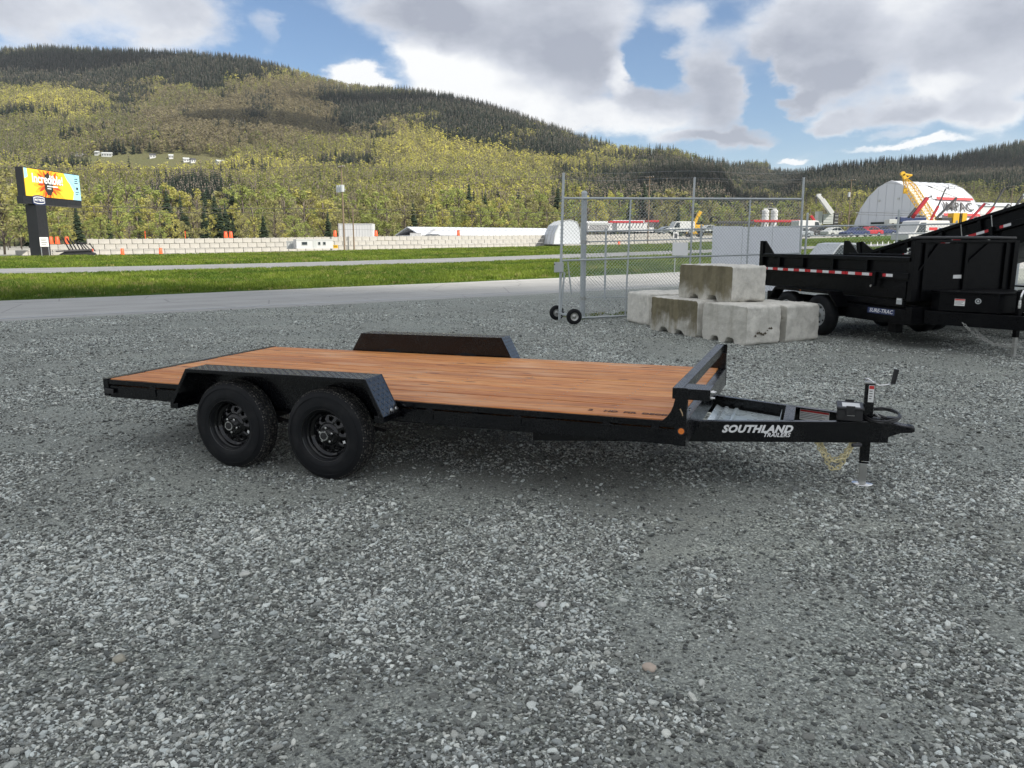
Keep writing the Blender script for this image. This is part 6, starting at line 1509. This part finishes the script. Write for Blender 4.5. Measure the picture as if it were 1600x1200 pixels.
seg_boom(1084, 352, 1090, 338, Y, .9, 'lower_boom', YM_, ye); seg_boom(1090, 338, 1095, 330.5, Y, 1.2, 'boom_head', YM_, ye); mb = MB(); mb.box(-1.6, 1.8, -1, 1, .6, 2.6); mb.build('chassis', YM_, ye, bevel=.15)
for x in (-1.1, 1.2): mb = MB(); mb.cyl((x, -1.2, .6), (x, -1.01, .6), .6, 14); mb.cyl((x, 1.01, .6), (x, 1.2, .6), .6, 14); mb.build('wheel', MAT['tyre'], ye)
# white silos
q = at(1202, 350, 230)
sl = empty('silo_pair', (q.x, 230, q.z-2), 0, 'pair of white silos joined by a top walkway beyond the gate', 'silo')
for x0_ in (-1.3, 1.3): mb = MB(); zt3 = at(1202, 329, 230).z-q.z+2; mb.cyl((x0_, 0, 0), (x0_, 0, zt3), 1.0, 16); mb.lathe([(0, 1.0), (.5, .3), (.55, .001)], 16, axis='z', M=Matrix.Translation((x0_, 0, zt3))); mb.build('tank', WP, sl)
mb = MB(); mb.box(-1.9, 1.9, -.3, .3, zt3+.56, zt3+.75); mb.build('walkway', MAT['ltgrey'], sl)
# racks, trailers, trucks in the yard
def rack(u0, u1, vt, vb, Y, mat, label, slats=14, z_top=None, name='pipe_rack', cat='rack'):
    a = at(u0, vb, Y); b = at(u1, vt, Y); w_ = b.x-a.x; r = empty(name, ((a.x+b.x)/2, Y, a.z-.8), .1, label, cat); h_ = b.z-a.z+.8
    mb = MB(); mb.box(-w_/2, w_/2, 0, 2, h_-.5, h_); mb.build('deck', MAT[mat], r, bevel=.05)
    for k in range(slats): x = -w_/2+(k+.5)*w_/slats; mb = MB(); mb.beam((x, 0, 0), (x+.5, 0, h_-.52), .14, .14, up=(0, 1, 0)); mb.build('strut', MAT['dkgrey'], r)
rack(1176, 1252, 343.5, 352, 165, 'rred', 'long low red flatbed behind the white panel')
rack(1120, 1180, 345.5, 353, 160, 'dkgrey', 'dark steel rack left of the long red flatbed')
rack(1010, 1030, 344, 350, 190, 'rred', 'short red deck right of the slim pole seen through the gate'); rack(952, 1006, 345, 351, 195, 'rred', 'long red deck left of the slim pole seen through the gate', 10)
rack(918, 950, 348, 354, 170, 'ltgrey', 'pale steel deck just right of the gate post')
def tent(u0, u1, vt, Y, label):
    a = at(u0, 352, Y); b = at(u1, vt, Y); w_ = b.x-a.x; g_ = empty('white_store', ((a.x+b.x)/2, Y, a.z-2), .2, label, 'building'); h_ = b.z-a.z+2
    mb = MB(); mb.box(-w_/2, w_/2, 0, 8, 0, h_-.8); mb.build('wall', WP, g_); mb = MB(); mb.prism([(-.2, h_-.85), (4, h_), (8.2, h_-.85)], 'x', -w_/2-.2, w_/2+.2); mb.build('roof', WP, g_)
tent(918, 958, 345, 240, 'pale shed nearest the gate post, far beyond the wall'); tent(963, 1024, 343.5, 250, 'longer pale shed left of the middle gate upright, far beyond the wall')
def car(loc, rz, mat, label, L_=4.6, Wd=1.8, Ht=1.46, van=False, cat='car', name='parked_car', group=None):
    c = empty(name, loc, rz, label, cat, group); h = Ht
    if van: low = [(-L_/2, .35), (L_/2, .35), (L_/2, .95), (L_*.36, 1.1), (L_*.24, h*.97), (L_*.14, h), (-L_/2+.1, h), (-L_/2, h*.9)]
    else: low = [(-L_/2, .34), (L_/2, .34), (L_/2, .62), (L_*.44, .78), (L_*.22, .92), (-L_*.40, .98), (-L_/2, .85)]
    mb = MB(); mb.prism(low, 'y', -Wd/2, Wd/2); mb.build('body', MAT[mat], c, bevel=.07, seg=3)
    if not van:
        cab = [(L_*.23, .90), (L_*.19, .98), (L_*.06, h*.965), (-L_*.04, h), (-L_*.16, h*.985), (-L_*.30, h*.83), (-L_*.385, .97), (-L_*.38, .93)]
        mb = MB(); mb.prism(cab, 'y', -Wd/2+.16, Wd/2-.16); mb.build('cabin', MAT[mat], c, bevel=.06, seg=3)
        for s_ in (-1, 1):
            y_ = s_*(Wd/2-.158)
            for poly in ([(L_*.165, .97), (L_*.055, h*.925), (-L_*.065, h*.945), (-L_*.065, .99)], [(-L_*.085, .99), (-L_*.085, h*.945), (-L_*.165, h*.925), (-L_*.29, h*.80), (-L_*.33, 1.0)]):
                mb = MB(); mb.prism(poly, 'y', min(y_, y_+s_*.012), max(y_, y_+s_*.012)); mb.build('window', MAT['glass'], c)
    else:
        for s_ in (-1, 1): y_ = s_*(Wd/2+.001); mb = MB(); mb.prism([(L_*.33, 1.12), (L_*.23, h*.9), (L_*.10, h*.9), (L_*.10, 1.12)], 'y', min(y_, y_+s_*.012), max(y_, y_+s_*.012)); mb.build('window', MAT['glass'], c)
    for x in (L_*.31, -L_*.30):
        for s_ in (-1, 1):
            y_ = s_*(Wd/2-.10); mb = MB(); mb.cyl((x, y_, .33), (x, y_+s_*.12, .33), .33, 18); w = mb.build('wheel', MAT['tyre'], c); mb = MB(); mb.cyl((x, y_+s_*.121, .33), (x, y_+s_*.13, .33), .19, 14); mb.build('rim', MAT['silver'], w)
    return c
kx = col_k(1302); Yc = 39.0; gz = H(kx*Yc, Yc)
car((kx*Yc, Yc, gz), PI+math.atan(.40), 'silver', 'silver grey car on the frontage road behind the first dump trailer', 4.7, 1.85, at(1290, 379, Yc).z-gz)
YB = 2.0
car((*(at(1437, 372, 82).xy), at(1437, 376, 82).z-.3), PI+.45, 'wpaint', 'white van with red graphics behind the raised dump bed', 6.2, 2.1, 2.35, True, 'van', 'parked_van')
cv_ = [o for o in COL.objects if o.name.startswith('parked_van')][0]
for (x0_, x1__, z0_, z1__, m_) in ((-1.2, .1, 1.35, 1.65, 'red'), (.3, 1.3, 1.2, 1.3, 'dkgrey'), (-2.6, -1.4, 1.5, 1.6, 'navy'), (-2.4, .9, .95, 1.02, 'red')):
    for s_ in (-1, 1): mb = MB(); mb.box(x0_, x1__, s_*1.0545-.003, s_*1.0545+.003, z0_, z1__); mb.build('graphic', MAT[m_], cv_)
fleet = [(1262, 362, 130, 'wpaint', 'white van parked left of the grey tank box', True), (1246, 366, 120, 'silver', 'silver car seen through the fence right of the white panel', False), (1280, 364, 128, 'dkgrey', 'dark car below the grey tank box', False), (1305, 365, 126, 'ltgrey', 'pale grey car right below the grey tank box', False),
         (1335, 365, 124, 'navy', 'dark blue car below the left foot of the arched hall', False), (1356, 364, 126, 'rred', 'dark red car in the row below the arched hall', False), (1378, 363, 128, 'navy', 'navy car in the row below the arched hall, right of the dark red one', False), (1400, 361, 130, 'dkgrey', 'charcoal car at the right of the row below the arched hall', False),
         (1062, 361, 150, 'wpaint', 'white van seen through the gate, above the blank sign', True), (1043, 362, 155, 'silver', 'silver car seen through the gate, left of the white van', False), (1105, 360, 148, 'ltgrey', 'pale car seen through the gate right of the yellow boom', False)]
for (u, v, Y, m_, lb, vn) in fleet:
    p_ = at(u, v, Y); car((p_.x, Y, p_.z-.5), random.choice([.2, .35, PI+.3]), m_, lb, 5.4 if vn else 4.5, 1.9, 2.3 if vn else 1.5, vn, 'van' if vn else 'car', 'parked_van' if vn else 'parked_car', 'vehicles parked in the yard beyond')
# blue and silver machine under the hall's doors
Y = 215; q = at(1405, 352, Y); nv = empty('navy_truck', (q.x, Y, q.z-1), .1, 'long navy blue truck with a pale nose in front of the arched hall doors', 'truck')
for (u0, u1, v0, v1, m_, nm) in ((1402, 1446, 339, 350, 'navy', 'truck_body'), (1384, 1401.5, 343, 350, 'ltgrey', 'truck_nose'), (1436, 1445, 336.5, 338.8, 'dkgrey', 'roof_unit')):
    p0, p1 = at(u0, v1, Y)-nv.location, at(u1, v0, Y)-nv.location; mb = MB(); mb.box(p0.x, p1.x, -1.2, 1.2, p0.z, p1.z); mb.build(nm, MAT[m_], nv, bevel=.1)
for u in (1390, 1410, 1435, 1441): p0 = at(u, 352, Y)-nv.location; mb = MB(); mb.cyl((p0.x, -1.3, p0.z), (p0.x, -1.0, p0.z), .55, 12); mb.build('wheel', MAT['tyre'], nv)
# white survey stakes in the far grass
for k, (u, v) in enumerate(((1351, 364), (1361, 368), (1371, 370), (1379, 371), (1388, 370), (1397, 369), (1407, 367), (1415, 363))):
    kx = col_k(u); Y = 104; x = kx*(Y+k*.8); mb = MB(); mb.box(-.05, .05, -.03, .03, -.1, .42); mb.box(-.03, .03, -.03, .03, .421, .5); o = mb.build('survey_stake', MAT['white'], loc=(x, Y+k*.8, H(x, Y+k*.8))); tag(o, ('first', 'second', 'third', 'fourth', 'fifth', 'sixth', 'seventh', 'eighth')[k]+' short white stake from the left in the far grass below the hall', 'stake', 'white stakes in the far grass')
# houses on the hillside
for k, (u, v, w_, m_, lb) in enumerate(((123, 244.5, 9, 'wpaint', 'small white house farthest left in the hillside clearing'), (151, 244, 5, 'ltgrey', 'tiny pale house second from the left in the hillside clearing'), (167, 246, 14, 'ltgrey', 'long pale house with dark windows in the hillside clearing above the billboard'), (239, 247, 8, 'wpaint', 'small white house in the middle of the hillside clearing'),
                                  (268, 249, 6, 'wpaint', 'tiny white house right of the middle of the hillside clearing'), (292, 253.5, 8, 'wpaint', 'left one of two close white houses in the hillside clearing'), (303, 254.5, 7, 'wpaint', 'right one of two close white houses in the hillside clearing'), (346, 258.5, 10, 'wpaint', 'white flat house farthest right on the hillside'))):
    P_ = hillpt(u, v); Y = P_[1]; s_ = Y/FPX; hw = w_*s_/2; r = empty('hillside_house', (P_[0], Y, P_[2]+1.0), .1*k, lb, 'house', 'houses in the hillside clearing')
    mb = MB(); mb.box(-hw, hw, 0, 7, -3, 2.6); wl = mb.build('wall', MAT[m_], r); mb = MB(); mb.prism([(-.5, 2.61), (3.5, 4.4), (7.5, 2.61)], 'x', -hw-.4, hw+.4); mb.build('roof', MAT['ltgrey'] if k % 3 else MAT['dkgrey'], r)
    for j in range(max(2, int(w_/3))): x = -hw+(j+.5)*2*hw/max(2, int(w_/3)); mb = MB(); mb.box(x-.6, x+.6, -.08, -.01, .6, 1.9); mb.build('window', MAT['glass'], wl)
# ------------------------------------------------------------------ the air between here and the hill
t = bpy.data.materials.new('haze'); t.use_nodes = True; nt = t.node_tree; nt.nodes.clear()
vo = nt.nodes.new('ShaderNodeVolumePrincipled'); vo.inputs['Density'].default_value = .00006; vo.inputs['Color'].default_value = (.82, .88, .95, 1); vo.inputs['Anisotropy'].default_value = .2
ou = nt.nodes.new('ShaderNodeOutputMaterial'); nt.links.new(vo.outputs[0], ou.inputs['Volume'])
mb = MB(); mb.box(-9000, 9000, -1200, 9000, -160, 560); hz_ = mb.build('haze', t); hz_['kind'] = 'stuff'
